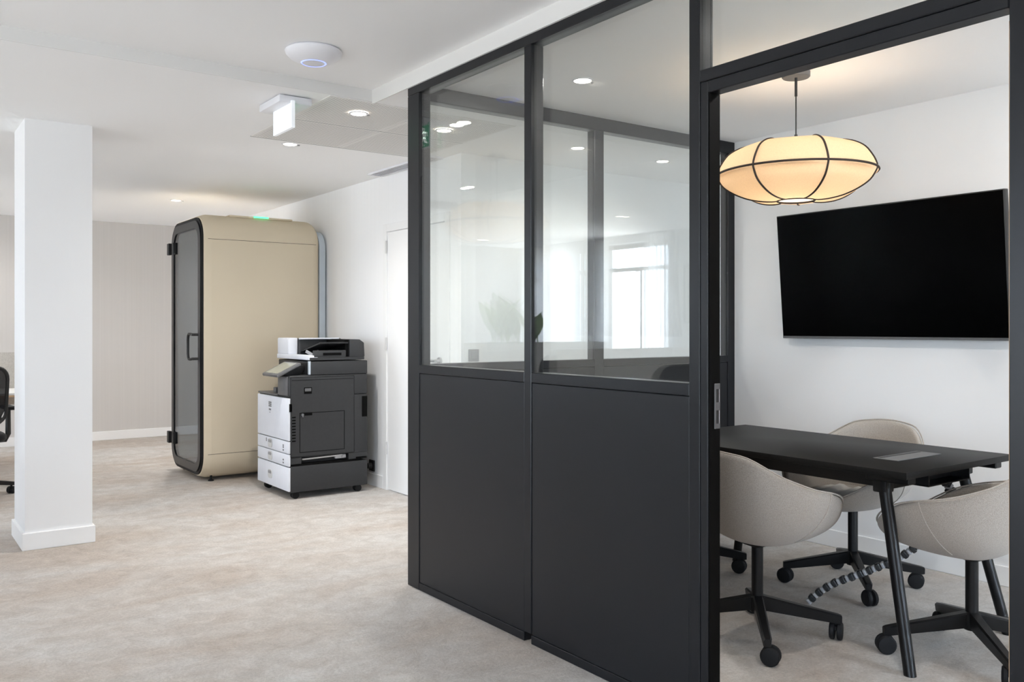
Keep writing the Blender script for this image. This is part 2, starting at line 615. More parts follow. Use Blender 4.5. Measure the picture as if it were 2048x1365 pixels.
b = MB()
b.box(XL - .3, XP0, YH, YF + .2, H, H + .35)
b.box(XP0, XQ + .2, YN - .3, YF + .2, H, H + .35)
b.box(XL - .3, XP0, YN - .3, YH, HH, H + .35)
ceil = b.build('ceiling', M['ceiling'], smooth=False)
tag(ceil, kind='structure')
# thin boards on the ceiling drop; their darker colour stands in for shade
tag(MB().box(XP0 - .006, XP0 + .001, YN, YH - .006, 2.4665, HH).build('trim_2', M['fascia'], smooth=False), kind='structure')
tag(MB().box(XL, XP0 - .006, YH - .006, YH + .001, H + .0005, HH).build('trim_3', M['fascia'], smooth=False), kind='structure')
# perforated boards let into the ceiling: parts of it
for i in range(2):
    for j in range(2):
        x0, y0 = 1.90 + .597 * i, 4.225 + .597 * j
        e = MB().box(-.2955, .2955, -.2955, .2955, -.002, .004, .0008, 1).build('perforated_panel', M['perf'], ceil, local=True)
        e.location = (x0 + .298, y0 + .298, H - .001)
for j in (1, 2):   # shadow joints beside the boards
    MB().box(1.90, 3.094, 4.225 + .597 * j - .0035, 4.225 + .597 * j + .0035, H - .0036, H + .002).build('panel_joint', M['grey'], ceil, smooth=False)

def wall_with_openings(name, wl):
    ops = sorted([q for q in OPENINGS if q[0] == wl], key=lambda q: q[1])
    b = MB()
    lo, hi = (YN - .3, YF + .2) if wl == 'L' else (YN, YE + .12) if wl == 'E' else (XL - .3, XQ + .2)
    def seg(a, c, z0, z1):
        if wl == 'L': b.box(XL - .22, XL, a, c, z0, z1)
        elif wl == 'E': b.box(XQ, XQ + .22, a, c, z0, z1)
        else: b.box(a, c, YN - .22, YN, z0, z1)
    cur = lo
    for _, a, c, z0, z1 in ops:
        seg(cur, a, 0, H + .1)
        seg(a, c, 0, z0)
        seg(a, c, z1, H + .1)
        cur = c
    seg(cur, hi, 0, H + .1)
    return tag(b.build(name, M['wall'], smooth=False), kind='structure')
wall_with_openings('wall_left', 'L')
wall_with_openings('wall_near', 'N')
tag(MB().box(XQ, XQ + .15, YN, YE + .12, 0, H + .05).build('wall_corridor_end', M['wall'], smooth=False), kind='structure')

tag(MB().box(XL, XQ, YF, YF + .15, 0, H + .1).build('wall_far', M['wall_far'], smooth=False), kind='structure')
# block behind the printer: its long face carries the door, its end faces the corridor
DY0, DY1, DZ = 5.27, 6.20, 2.06
b = MB()
b.box(XR, XR + .12, DY1, YF, 0, H + .05)
b.box(XR, XR + .12, YE, DY0, 0, H + .05)
b.box(XR, XR + .12, DY0, DY1, DZ, H + .05)
tag(b.build('wall_right', M['wall_grain'], smooth=False), kind='structure')
tag(MB().box(XR + .12, XQ, YE, YE + .12, 0, H + .05).build('wall_corridor', M['wall'], smooth=False), kind='structure')
tag(MB().box(XT, XT + .12, YM, YC1, 0, H + .05).build('wall_screen', M['wall'], smooth=False), kind='structure')
tag(MB().box(XP0 + .01, XP1 - .01, YN, YM - .12, 0, HH).build('wall_right_near', M['wall'], smooth=False), kind='structure')
# fill above the partition head
tag(MB().box(XP0, XP1, YM - .12, YC1, 2.466, H).build('trim_1', M['wall'], smooth=False), kind='structure')

# baseboards
BB = 0.10
def board(name, *a):
    return tag(MB().box(*a, .003, 1).build(name, M['trim']), kind='structure')
board('baseboard_far', XL, XR, YF - .012, YF, 0, BB)
board('baseboard_right', XR - .012, XR, DY1 + .03, YF - .012, 0, BB)
board('baseboard_corridor', XR + .0, XQ, YE - .012, YE, 0, BB)
board('baseboard_screen', XT - .012, XT, YM, YC0, 0, BB)
board('baseboard_left', XL, XL + .012, 8.95, YF - .012, 0, BB)

# column
colm = MB().box(.69, 1.045, 5.71, 6.17, 0, H + .02).build('column', M['wall'], smooth=False)
tag(colm, 'white square column standing on the carpet at the left of the picture', 'column', kind='structure')
MB().box(.675, 1.06, 5.695, 6.185, 0, BB, .003, 1).build('baseboard', M['trim'], colm)

# windows
def window(k, wl, a, c, z0, z1):
    r = struct('window_%d' % k)
    def B(p, q, s, t, d0, d1, bev=.004):
        m = MB()
        if wl == 'L': m.box(XL - d1, XL - d0, p, q, s, t, bev, 1)
        elif wl == 'E': m.box(XQ + d0, XQ + d1, p, q, s, t, bev, 1)
        else: m.box(p, q, YN - d1, YN - d0, s, t, bev, 1)
        return m
    f = .06
    for (p, q, s, t) in ((a, c, z1 - f, z1), (a, c, z0, z0 + f), (a, a + f, z0 + f, z1 - f), (c - f, c, z0 + f, z1 - f)):
        B(p, q, s, t, .11, .18).build('window_frame', M['winframe'], r)
    B(a + f, c - f, 2.02, 2.07, .115, .175).build('transom', M['winframe'], r)
    mid = (a + c) / 2
    B(mid - .035, mid + .035, z0 + f, 2.02, .115, .175).build('mullion', M['winframe'], r)
    for p, q in ((a + f, mid - .035), (mid + .035, c - f)):
        B(p, q, z0 + f, 2.02, .142, .148, 0).build('pane', M['glass_win'], r, smooth=False)
    B(a + f, c - f, 2.07, z1 - f, .142, .148, 0).build('pane', M['glass_win'], r, smooth=False)
for k, q in enumerate(OPENINGS):
    window(k + 1, *q)

# door in the printer wall
d1 = struct('door_1', (XR, DY1, 0))
MB().box(XR - .004, XR + .05, DY0 + .035, DY1 - .035, .008, DZ - .035, .002, 1).build('leaf', M['trim'], d1)
for (p, q, s, t) in ((DY0 - .03, DY0 + .03, 0, DZ + .03), (DY1 - .03, DY1 + .03, 0, DZ + .03), (DY0 + .03, DY1 - .03, DZ - .03, DZ + .03)):
    MB().box(XR - .012, XR + .1, p, q, s, t, .002, 1).build('door_frame', M['trim'], d1)
for z in (1.86, 1.10, .28):
    MB().rod((XR - .016, DY1 - .033, z), (XR - .016, DY1 - .033, z + .10), .008, seg=10).build('hinge', M['hinge'], d1)
h = MB()
h.rod((XR - .004, DY0 + .10, 1.04), (XR - .016, DY0 + .10, 1.04), .027, seg=20)
h.rod((XR - .016, DY0 + .10, 1.04), (XR - .055, DY0 + .10, 1.04), .010)
h.rod((XR - .050, DY0 + .09, 1.04), (XR - .050, DY0 + .23, 1.04), .010)
h.build('lever_handle', M['steel'], d1)

# ------------------------------------------------------------------ glazed partition of the meeting room
gp = struct('wall_partition', (XP0, YC1, 0))
ZT0, ZT1 = 2.425, 2.466
ZM0, ZM1 = 1.056, 1.097
YA0, YA1 = 3.728, 3.84     # corner post
YB0, YB1 = 2.826, 2.873    # mullion between the bays
YJ0, YJ1 = 1.930, 1.976    # post beside the door
YK0, YK1 = 0.93, 0.98      # post on the hinge side
def P(name, y0, y1, z0, z1, m='black', x0=XP0, x1=XP1, bev=.0025, par=None):
    return MB().box(x0, x1, y0, y1, z0, z1, bev, 1).build(name, M[m], par or gp)
P('post', YA0, YA1, 0, ZT0)
P('post', YB0, YB1, .04, ZT0)
P('post', YJ0, YJ1, 0, ZT0)
P('post', YK0, YK1, 0, ZT0)
P('head_rail', YM - .12, YA1, ZT0, ZT1)
for y0, y1 in ((YB1, YA0), (YJ1, YB0)):
    P('mid_rail', y0, y1, ZM0, ZM1)
    P('sill_rail', y0, y1, 0, .036)
    P('lower_panel', y0 + .002, y1 - .002, .037, ZM0 - .001, 'panel', XP0 + .0035, XP1 - .004, .002)
    for x in (XP0 + .010, XP1 - .014):
        P('pane', y0, y1, ZM1, ZT0, 'glass', x, x + .005, 0)
# door head and fixed light over it
P('door_head', YK1, YJ0, 2.066, 2.104)
P('door_frame', 1.898, 1.929, 0, 2.065, 'black', XP0 + .002, XP1 - .010)
P('door_frame', YK1 + .001, 1.8975, 2.027, 2.065, 'black', XP0 + .002, XP1 - .010)
for x in (XP0 + .010, XP1 - .014):
    P('pane', YK1, YJ0, 2.104, ZT0, 'glass', x, x + .005, 0)
# right of the door: a further bay
P('lower_panel', YM - .12, YK0 - .002, .0, ZM0, 'panel', XP0 + .004, XP1 - .004, .002)
P('mid_rail', YM - .12, YK0, ZM0, ZM1)
for x in (XP0 + .010, XP1 - .014):
    P('pane', YM - .12, YK0, ZM1, ZT0, 'glass', x, x + .005, 0)
MB().box(XP0 + .006, XP1 - .011, 1.8925, 1.8979, 0, 2.026).build('jamb_black_sheet', M['jamb_black'], gp, smooth=False)  # matte black sheet over the inner face of the jamb
# strike plate in the door jamb
sp_ = MB().box(XP0 + .026, XP1 - .012, 1.8895, 1.8930, .955, 1.100, .002, 1).build('strike_plate', M['print_mid'], gp)
for z in (.972, 1.040):
    MB().box(XP0 + .034, XP0 + .044, 1.8885, 1.890, z, z + .042).build('slot', M['plastic_black'], sp_, smooth=False)
    MB().box(XP0 + .0445, XP0 + .047, 1.888, 1.890, z, z + .042).build('keeper', M['steel'], sp_, smooth=False)
# glazed end of the room
ge = struct('wall_glazed_end', (XT, YC1, 0))
def E(name, x0, x1, z0, z1, m='black', y0=YC0, y1=YC1, bev=.0025):
    return MB().box(x0, x1, y0, y1, z0, z1, bev, 1).build(name, M[m], ge)
E('head_rail', XP1, XT, 2.405, H)
E('post', 3.315, 3.385, 0, 2.405)
E('post', XT - .065, XT, 0, 2.405)
for x0, x1 in ((XP1, 3.315), (3.385, XT - .065)):
    E('mid_rail', x0, x1, ZM0, ZM1)
    E('lower_panel', x0 + .002, x1 - .002, 0, ZM0 - .001, 'panel', YC0 + .004, YC1 - .004)
    for y in (YC0 + .010, YC1 - .015):
        E('pane', x0, x1, ZM1, 2.405, 'glass', y, y + .005, 0)
# unseen near end, glazing added to let daylight into the meeting room
gn = struct('wall_near_added_glazing', (XT, YM, 0))
def N_(name, x0, x1, z0, z1, m='black', y0=YM - .065, y1=YM, bev=.0025):
    return MB().box(x0, x1, y0, y1, z0, z1, bev, 1).build(name, M[m], gn)
N_('head_rail', XP1, XT + .12, 2.405, H)
N_('sill_rail', XP1, XT + .12, 0, .06)
for x in (XP1, 3.315, XT + .05):
    N_('post', x, x + .07, .06, 2.405)
for x0, x1 in ((XP1 + .07, 3.315), (3.385, XT + .05)):
    N_('pane', x0, x1, .06, 2.405, 'glass', YM - .035, YM - .030, 0)
# open door leaf of the meeting room: only its oak edge shows
d2 = struct('door_2', (XP1, .99, 0))
MB().box(XP1 + .004, 3.04, .962, 1.0125, .01, 2.02, .002, 1).build('leaf', M['wood'], d2)

# ------------------------------------------------------------------ ceiling fittings
def downlight(x, y, z, label, power=60, cone=165):
    t = thing('downlight', label, 'light', (x, y, z), 0, 'recessed ceiling downlights')
    MB().lathe([(.041, -.001), (.043, -.004), (.050, -.004), (.053, -.0015), (.053, .001)], 28).build('trim_ring', M['white_plastic'], t, local=True)
    MB().lathe([(0, -.002), (.041, -.002)], 24).build('lens', M['led'], t, local=True)
    MB().box(.052, .066, -.004, .004, -.005, 0).build('clip', M['grey'], t, local=True, smooth=False)
    l = bpy.data.lights.new('downlight_lamp', 'SPOT' if cone else 'AREA')
    l.energy = power
    l.color = (1.0, .965, .92)
    if cone:
        l.spot_size = R(cone)
        l.spot_blend = 1.0
        l.shadow_soft_size = .04
    else:
        l.shape = 'DISK'
        l.size = .075
    lo = bpy.data.objects.new('downlight_lamp', l)
    COL.objects.link(lo)
    lo.parent = t
    lo.location = (0, 0, -.006 if not cone else -.02)
    return t
downlight(2.18, 4.47, H - .007, 'lit downlight in the nearest perforated ceiling panel', 18, 100)
downlight(2.195, 5.51, H, 'lit downlight in plain ceiling just beyond the perforated panels', 55, 155)
downlight(2.296, 8.58, H, 'lit downlight furthest away, above the front of the beige booth', 45)
downlight(2.78, 3.255, H, 'lit downlight seen through the wider partition pane, in the meeting room ceiling', 5, None)
downlight(2.785, 4.55, H - .007, 'lit downlight in a perforated panel, seen through the narrow left pane', 20, 130)
downlight(3.80, 4.50, H, 'lit downlight in the corridor, seen through two layers of glass', 14)

downlight(2.78, 1.75, H, 'downlight over the near side of the meeting table, above the picture edge', 5, None)
downlight(4.10, 1.30, H, 'downlight in the hidden near corner of the meeting room', 3, None)
downlight(4.6, 4.50, H, 'added downlight further along the corridor behind the meeting room', 10)  # lamp added to brighten the corridor
for q_, (x_, y_) in enumerate([(-.9, 1.6), (-.9, 4.47), (-2.4, 3.0), (-.6, 8.58), (-2.2, 7.0), (1.0, .6), (-2.4, 10.0), (.9, 9.9)]):  # out-of-frame lamps added to fill the office with light
    downlight(x_, y_, HH if y_ < YH else H, ['added fill downlight left of the camera, outside the picture', 'added fill downlight over the reflected bench desk', 'added fill downlight near the window wall beside the camera', 'added fill downlight over the left desk behind the column', 'added fill downlight by the reflected framed print', 'added fill downlight above the camera', 'added fill downlight in the far left corner of the office', 'added fill downlight in front of the far wall behind the column'][q_], [8, 12, 8, 25, 20, 6, 14, 16][q_])
# wireless access point
t = thing('access_point', 'white round dome with glowing blue ring fixed to the ceiling', 'access point', (1.61, 3.76, HH))
MB().lathe([(0, -.002), (.122, -.002), (.128, -.010), (.124, -.022), (.108, -.038), (.082, -.052), (.057, -.060)], 48).build('dome', M['white_plastic'], t, local=True)
MB().lathe([(.057, -.060), (.054, -.0625), (.050, -.0615)], 48).build('light_ring', M['blue_ring'], t, local=True)
MB().lathe([(.050, -.0615), (.03, -.064), (0, -.065)], 48).build('centre_cap', M['white_plastic'], t, local=True)
MB().lathe([(.112, .0), (.112, -.002)], 40).build('mount', M['grey'], t, local=True)

# exit sign hanging across the passage
t = thing('exit_sign', 'emergency exit sign hanging from the ceiling, blank white lit side to the camera', 'sign', (1.755, 4.49, H))
MB().box(1.672, 1.85, 4.34, 4.635, H - .042, H - .004, .006, 2).build('housing', M['white_plastic'], t)
MB().box(1.69, 1.83, 4.36, 4.62, H - .004, H).build('mount_plate', M['grey'], t, smooth=False)
MB().box(1.732, 1.7505, 4.325, 4.585, H - .170, H - .030, .001, 1).build('lit_face', M['sign_white'], t)
MB().box(1.7506, 1.752, 4.329, 4.581, H - .166, H - .030).build('pictogram_plate', M['sign_green'], t)
def poly3(pts, th=.0015):
    b_ = MB()
    for q in pts:
        b_.prism(q, 'x', 1.752, 1.752 + th)
    return b_
u0, v0 = 4.385, H - .105          # running figure
fig = []
fig.append([(u0 + .010 + .011 * math.cos(a), v0 + .043 + .011 * math.sin(a)) for a in [2 * PI * i / 12 for i in range(12)]])
def limb(a, b2, w0, w1):
    a, b2 = Vector(a), Vector(b2)
    d = (b2 - a).normalized()
    n_ = Vector((-d.y, d.x))
    return [tuple(a + n_ * w0), tuple(a - n_ * w0), tuple(b2 - n_ * w1), tuple(b2 + n_ * w1)]
S = lambda x, y: (u0 + x, v0 + y)
for A, B2, w0, w1 in (((.006, .028), (-.004, -.008), .010, .008), ((-.004, -.006), (.018, -.026), .007, .005), ((.018, -.024), (.012, -.052), .005, .004),
                      ((-.004, -.006), (-.012, -.032), .007, .005), ((-.012, -.031), (-.036, -.040), .005, .004), ((.008, .026), (.030, .012), .005, .004),
                      ((.030, .012), (.040, .026), .004, .003), ((.002, .026), (-.022, .020), .005, .004), ((-.022, .021), (-.028, .0), .004, .003)):
    fig.append(limb(S(*A), S(*B2), w0, w1))
poly3(fig).build('running_figure', M['sign_figure'], t, smooth=False)
poly3([[(4.47, H - .16), (4.475, H - .16), (4.475, H - .045), (4.47, H - .045)], [(4.53, H - .16), (4.535, H - .16), (4.535, H - .045), (4.53, H - .045)],
       [(4.475, H - .05), (4.53, H - .05), (4.53, H - .045), (4.475, H - .045)],
       [(4.485, H - .11), (4.50, H - .11), (4.50, H - .12), (4.522, H - .10), (4.50, H - .08), (4.50, H - .09), (4.485, H - .09)]]).build('door_symbol', M['sign_figure'], t, smooth=False)

# linear air vent beside the wall
t = thing('air_vent', 'long white linear air vent in the ceiling beside the printer wall', 'vent', (3.18, 5.9, H))
b = MB()
for (x0, x1, y0, y1) in ((3.11, 3.122, 5.3, 6.22), (3.228, 3.24, 5.3, 6.22), (3.122, 3.228, 5.3, 5.315), (3.122, 3.228, 6.205, 6.22)):
    b.box(x0, x1, y0, y1, H - .012, H)
b.build('frame', M['white_plastic'], t, smooth=False)
for k in range(5):
    x = 3.131 + k * .021
    MB().prism([(x, H - .011), (x + .002, H - .011), (x + .014, H - .001), (x + .012, H - .001)], 'y', 5.315, 6.205).build('slat', M['white_plastic'], t, smooth=False)

# ------------------------------------------------------------------ phone booth
t = thing('phone_booth', 'beige rounded phone booth with glass door standing by the wall', 'booth', (2.68, 7.75, 0))
PY0, PY1, PZ0, PZ1 = 7.28, 8.245, .022, 2.225
def ploop(x, ins, r):
    return [(x, y, z) for y, z in rrect(PY0 + ins, PY1 - ins, PZ0 + ins, PZ1 - ins, r, 10)]
b = MB()
loops = [ploop(2.172, .012, .195), ploop(2.174, .004, .203)]
loops = [ploop(2.172, .022, .19), ploop(2.176, .018, .19), ploop(2.228, .0005, .2095), ploop(2.231, 0, .21)]   # chamfered front edge
for a in range(0, 91, 15):   # broader rear edge
    q = R(a)
    loops.append(ploop(3.10 + .09 * math.sin(q), .085 * (1 - math.cos(q)), .21 - .085 * (1 - math.cos(q))))
# front ring, then inside wall so the booth is hollow
inner = [ploop(2.173, .03, .18), ploop(3.16, .06, .15)]
b.loft([inner[1], inner[0]] + loops, cap0=True, cap1=True)
b.build('shell', M['beige'], t, ang=14)
for z in (2.006, .236):     # seams
    for y in (PY0 - .0006, PY1 + .0001):
        MB().box(2.20, 3.14, y, y + .0005, z - .0015, z + .0015).build('seam', M['ribbon'], t, smooth=False)
b = MB()
b.loft([[(3.185, y, z) for y, z in rrect(PY0 + .03, PY1 - .03, PZ0 + .06, PZ1 - .085, .16, 8)],
        [(3.240, y, z) for y, z in rrect(PY0 + .03, PY1 - .03, PZ0 + .06, PZ1 - .085, .16, 8)]])
b.build('back_panel', M['bluegrey'], t)
def ring(x0, x1, ia, ra, ib, rb):
    """rounded frame between two insets"""
    m = MB()
    A0, A1 = ploop(x0, ia, ra), ploop(x1, ia, ra)
    B0, B1 = ploop(x0, ib, rb), ploop(x1, ib, rb)
    m.loft([A0, A1, B1, B0, A0], False, False)
    return m
ring(2.162, 2.21, .028, .185, .052, .165).build('door_surround', M['rubber'], t)
df = ring(2.152, 2.185, .054, .163, .118, .11)
df.build('door_frame', M['black'], t)
b = MB()
b.loft([ploop(2.160, .116, .11), ploop(2.168, .116, .11)])
b.build('door_glass', M['glass_dark'], t)
for z in (1.93, .24):
    MB().box(2.128, 2.158, PY1 - .045, PY1 + .012, z, z + .105, .004, 1).build('hinge', M['plastic_black'], t)
    MB().box(2.140, 2.165, PY1 - .150, PY1 - .105, z, z + .105, .004, 1).build('hinge_plate', M['plastic_black'], t)
hp = rrect(7.37, 7.50, 1.005, 1.235, .04, 5)
MB().tube([(2.095, y, z) for y, z in hp[6:18]] and [(2.152, 7.385, 1.02), (2.105, 7.39, 1.02)] + [(2.100, y, z) for y, z in [(7.42, 1.015), (7.465, 1.015), (7.485, 1.03), (7.495, 1.06), (7.495, 1.18), (7.485, 1.21), (7.465, 1.225), (7.42, 1.225)]] + [(2.105, 7.39, 1.22), (2.152, 7.385, 1.22)], .011, 10).build('door_handle', M['plastic_black'], t)
rf = MB().box(2.42, 2.98, 7.42, 8.1, PZ1 - .010, PZ1 + .007, .006, 2).build('roof_unit', M['beige'], t)
MB().box(2.63, 2.76, 7.412, 7.43, PZ1 - .004, PZ1 + .010, .002, 1).build('status_light', M['green_led'], rf)
MB().box(2.20, 3.16, 7.345, 8.18, .095, .10).build('booth_floor', M['grey'], t, smooth=False)
MB().box(2.75, 3.15, 7.36, 8.17, .42, .50, .02, 2).build('bench', M['seat_black'], t)
for x in (2.26, 3.08):
    for y in (7.40, 8.12):
        MB().lathe([(0, 0), (.024, 0), (.024, .008), (.010, .014), (.010, .05), (0, .05)], 16, (x, y, 0)).build('foot', M['rubber'], t)

# ------------------------------------------------------------------ printer
t = thing('printer', 'dark grey and white office copier on castors against the white wall', 'printer', (2.79, 6.54, 0))
A0, A1 = 6.22, 6.868       # near side, far side (y)
B0, B1 = 2.47, 3.11        # front, back (x)
dk, wh = M['print_dark'], M['print_white']
MB().box(B0 + .012, B1, A0, A1, .052, .246, .006, 2).build('paper_bank', dk, t)
MB().box(B0 + .012, B1 - .05, A0 + .004, A1 - .004, .246, .262).build('plinth_gap', M['print_seam'], t, smooth=False)
b = MB()
b.box(B0 + .012, B1, A0 + .0, A1, .310, .760, .005, 2)
b.box(B0 + .012, 2.57, A0 + .0, A1, .262, .310, .003, 1)
b.box(2.95, B1, A0 + .0, A1, .262, .310, .003, 1)
b.box(2.57, 2.95, A0 + .05, A1, .262, .310)
b.build('main_body', dk, t)
# front drawers and door
def front(name, z0, z1, par=t):
    return MB().box(B0 - .004, B0 + .013, A0 + .001, A1 - .001, z0, z1, .004, 2).build(name, wh, par)
for z0, z1, hz in ((.062, .240, .150), (.247, .336, .292), (.341, .432, .388)):
    d_ = front('drawer', z0, z1)
    m = MB()
    m.prism(rrect(6.545, 6.625, hz - .034, hz + .034, .025, 5), 'x', B0 - .010, B0 - .004)
    m.build('pull', M['hinge'], d_)
    MB().prism(rrect(6.552, 6.618, hz + .004, hz + .026, .008, 4), 'x', B0 - .0115, B0 - .0095).build('grip', M['grey'], d_)
    if z0 > .2:
        m = MB()
        for q in (0, .022, .036)[:3 if z0 > .3 else 2]:
            m.box(B0 - .0055, B0 - .0035, 6.312, 6.330, z0 + .016 + q, z0 + .027 + q)
        m.build('size_marks', M['print_mid'], d_, smooth=False)
MB().box(B0 - .0055, B0 - .0035, 6.665, 6.675, .392, .420).build('size_marks', M['print_mid'], d_, smooth=False)
d_ = front('front_door', .438, .752)
m = MB()
for q in range(3):
    m.box(B0 - .0055, B0 - .0035, 6.565, 6.622, .668 + q * .014, .677 + q * .014)
m.box(B0 - .0055, B0 - .0035, 6.575, 6.590, .640, .652)
m.box(B0 - .0055, B0 - .0035, 6.600, 6.615, .640, .652)
m.box(B0 - .0055, B0 - .0035, 6.585, 6.605, .622, .627)
m.build('badge', M['print_mid'], d_, smooth=False)
# output deck and the column beside it
MB().box(B0, 2.98, A0 + .23, A1, .760, .772, .003, 1).build('output_tray', M['print_mid'], t)
MB().box(2.50, 2.58, 6.56, 6.62, .772, .815, .006, 2).build('paper_stop', M['print_mid'], t)
MB().box(B0 + .004, B1, A0, A0 + .225, .760, .920, .012, 3).build('side_column', dk, t)
MB().box(B0 - .002, B0 + .006, A0 + .03, A0 + .220, .770, .912, .004, 2).build('column_cover', M['print_mid'], t)
MB().box(2.66, B1, A0 + .225, A1, .772, 1.0, .004, 1).build('rear_body', dk, t)
MB().box(2.640, B1, A0, A1, .920, 1.022, .006, 2).build('scanner', dk, t)
MB().box(2.628, 2.645, A0 + .004, A0 + .03, .922, 1.024, .004, 1).build('corner_strip', M['bluegrey'], t)
# document feeder
MB().box(2.632, 3.085, A0 + .002, A1, 1.030, 1.052, .003, 1).build('lid', dk, t)
MB().box(2.626, 2.70, A0 + .004, A1, 1.032, 1.068, .004, 2).build('lid_front', wh, t)
MB().box(2.626, 2.705, 6.625, A1 - .01, 1.066, 1.196, .010, 3).build('feeder_cover', wh, t)
MB().box(2.705, 3.07, 6.60, A1 - .01, 1.052, 1.190, .012, 3).build('feeder_body', dk, t)
MB().prism([(2.96, 1.052), (3.088, 1.052), (3.082, 1.160), (3.045, 1.186), (2.96, 1.186)], 'y', A0 + .004, A1 - .02, .004).build('rear_cover', dk, t)
MB().prism([(A0 + .01, 1.155), (6.60, 1.085), (6.60, 1.092), (A0 + .01, 1.167)], 'x', 2.72, 2.95, .001).build('document_tray', M['plastic_black'], t)
MB().box(2.665, 2.93, A0 + .003, A0 + .03, 1.05, 1.105, .006, 2).build('tray_lip', dk, t)
MB().box(2.74, 2.89, A0 + .0015, A0 + .0045, 1.066, 1.086).build('tray_slot', M['print_seam'], t, smooth=False)
MB().box(2.70, 3.03, 6.565, 6.60, 1.184, 1.196, .003, 1).build('feeder_bar', wh, t)
MB().box(2.70, 3.06, A0 + .02, 6.57, 1.0535, 1.058).build('tray_floor', M['print_seam'], t, smooth=False)
MB().box(2.93, 2.96, A0 + .02, 6.58, 1.054, 1.184).build('tray_back', M['print_seam'], t, smooth=False)
for x_, y_, a_ in ((2.70, 6.36, 30), (2.735, 6.30, -20)):
    rg = Matrix.Translation((x_, y_, 1.075)) @ Matrix.Rotation(R(a_), 4, 'Z') @ Matrix.Rotation(R(25), 4, 'X')
    MB().box(-.006, .006, -.05, .05, -.012, .012, .003, 1, rg).build('paper_guide', M['grey'], t)
# touch panel, tilted towards the user
rot = Matrix.Translation((2.53, 6.40, .985)) @ Matrix.Rotation(R(-26), 4, 'Y')
tp = MB().box(-.155, .05, -.155, .155, -.012, .012, .008, 2, rot).build('touch_panel', M['print_mid'], t)
MB().box(-.135, .03, -.125, .125, .0115, .0135, 0, 1, rot).build('display', M['print_screen'], tp, smooth=False)
MB().prism([(2.45, .918), (2.60, .918), (2.64, .960), (2.64, .992), (2.50, .975)], 'y', 6.33, 6.43, .004).build('panel_arm', M['plastic_black'], t)
# details of the near side
def sidebox(name, x0, x1, z0, z1, m, dep=.002, par=t):
    return MB().box(x0, x1, A0 - dep, A0 + .002, z0, z1, .0008, 1).build(name, M[m], par)
sp1 = sidebox('side_door', 2.482, 2.992, .318, .905, 'print_dark', .004)
def outline(name, x0, x1, z0, z1, w_, dep, par):
    m = MB()
    for q in ((x0, x1, z1 - w_, z1), (x0, x1, z0, z0 + w_), (x0, x0 + w_, z0, z1), (x1 - w_, x1, z0, z1)):
        m.box(q[0], q[1], A0 - dep - .0006, A0 - dep + .0006, q[2], q[3])
    return m.build(name, M['print_seam'], par, smooth=False)
outline('door_seam', 2.480, 2.995, .316, .908, .005, .002, t)
outline('seam', 2.551, 2.913, .345, .642, .004, .0045, sp1)
MB().box(2.49, 2.988, A0 - .0052, A0 - .004, .884, .887).build('seam', M['print_seam'], sp1, smooth=False)
m = MB()
m.box(2.586, 2.647, A0 - .0055, A0 - .003, .782, .830)
m.build('latch_recess', M['print_seam'], sp1, smooth=False)
MB().box(2.592, 2.641, A0 - .0075, A0 - .004, .800, .824, .002, 1).build('latch', M['print_mid'], sp1)
MB().box(2.586, 2.650, A0 - .0058, A0 - .003, .620, .642).build('finger_recess', M['print_seam'], sp1, smooth=False)
m = MB()
m.rod((2.572, A0 - .004, .628), (2.572, A0 - .014, .628), .010, seg=14)
m.box(2.568, 2.576, A0 - .018, A0 - .012, .610, .632)
m.build('key_lock', M['steel'], sp1)
MB().box(2.472, 2.492, A0 - .004, A0, .652, .712).build('front_catch', M['print_seam'], t, smooth=False)
m = MB()
for q in range(9):
    m.box(2.492, 2.520, A0 - .0052, A0 - .003, .43 + q * .022, .440 + q * .022)
m.build('louvre', M['print_seam'], sp1, smooth=False)
MB().box(3.062, 3.106, A0 - .003, A0 + .001, .585, .745).build('vent_grille', M['print_seam'], t, smooth=False)
MB().box(3.01, 3.10, A0 - .002, A0 + .001, .262, .276).build('side_slot', M['print_seam'], t, smooth=False)
m = MB()
m.rod((2.575, A0 + .012, .292), (2.90, A0 + .012, .300), .008)
m.build('metal_rod', M['steel'], t)
m = MB()
m.box(2.84, 2.93, A0 + .004, A0 + .03, .276, .304, .004, 1)
m.rod((2.90, A0 + .0, .29), (2.90, A0 - .012, .29), .010)
m.build('release_lever', M['grey'], t)
for x in (2.535, 3.045):
    for y in (A0 + .05, A1 - .05):
        m = MB()
        for s_ in (-.014, .014):
            m.rod((x, y + s_ - .008, .0275), (x, y + s_ + .008, .0275), .0275, seg=20)
        m.rod((x, y, .03), (x, y, .058), .011)
        m.box(x - .024, x + .02, y - .016, y + .016, .034, .054, .006, 2)
        m.build('castor', M['rubber'], t)

# black socket on the wall behind the printer
t = thing('wall_socket', 'black square socket with plug, low on the wall right of the printer', 'socket', (XR, 6.43, .16))
MB().box(XR - .012, XR, 6.385, 6.475, .115, .205, .004, 2).build('face_plate', M['plastic_black'], t)
MB().rod((XR - .045, 6.43, .16), (XR - .010, 6.43, .16), .021, .024, 20).build('plug', M['plastic_black'], t)

t = thing('light_switch', 'small grey switch plate on the corridor wall, seen through the narrow left pane', 'switch', (3.36, YE, 1.085))
MB().box(3.318, 3.402, YE - .010, YE, 1.043, 1.127, .003, 2).build('face_plate', M['grey'], t)
MB().box(3.333, 3.387, YE - .014, YE - .009, 1.058, 1.112, .003, 1).build('rocker', M['grey'], t)

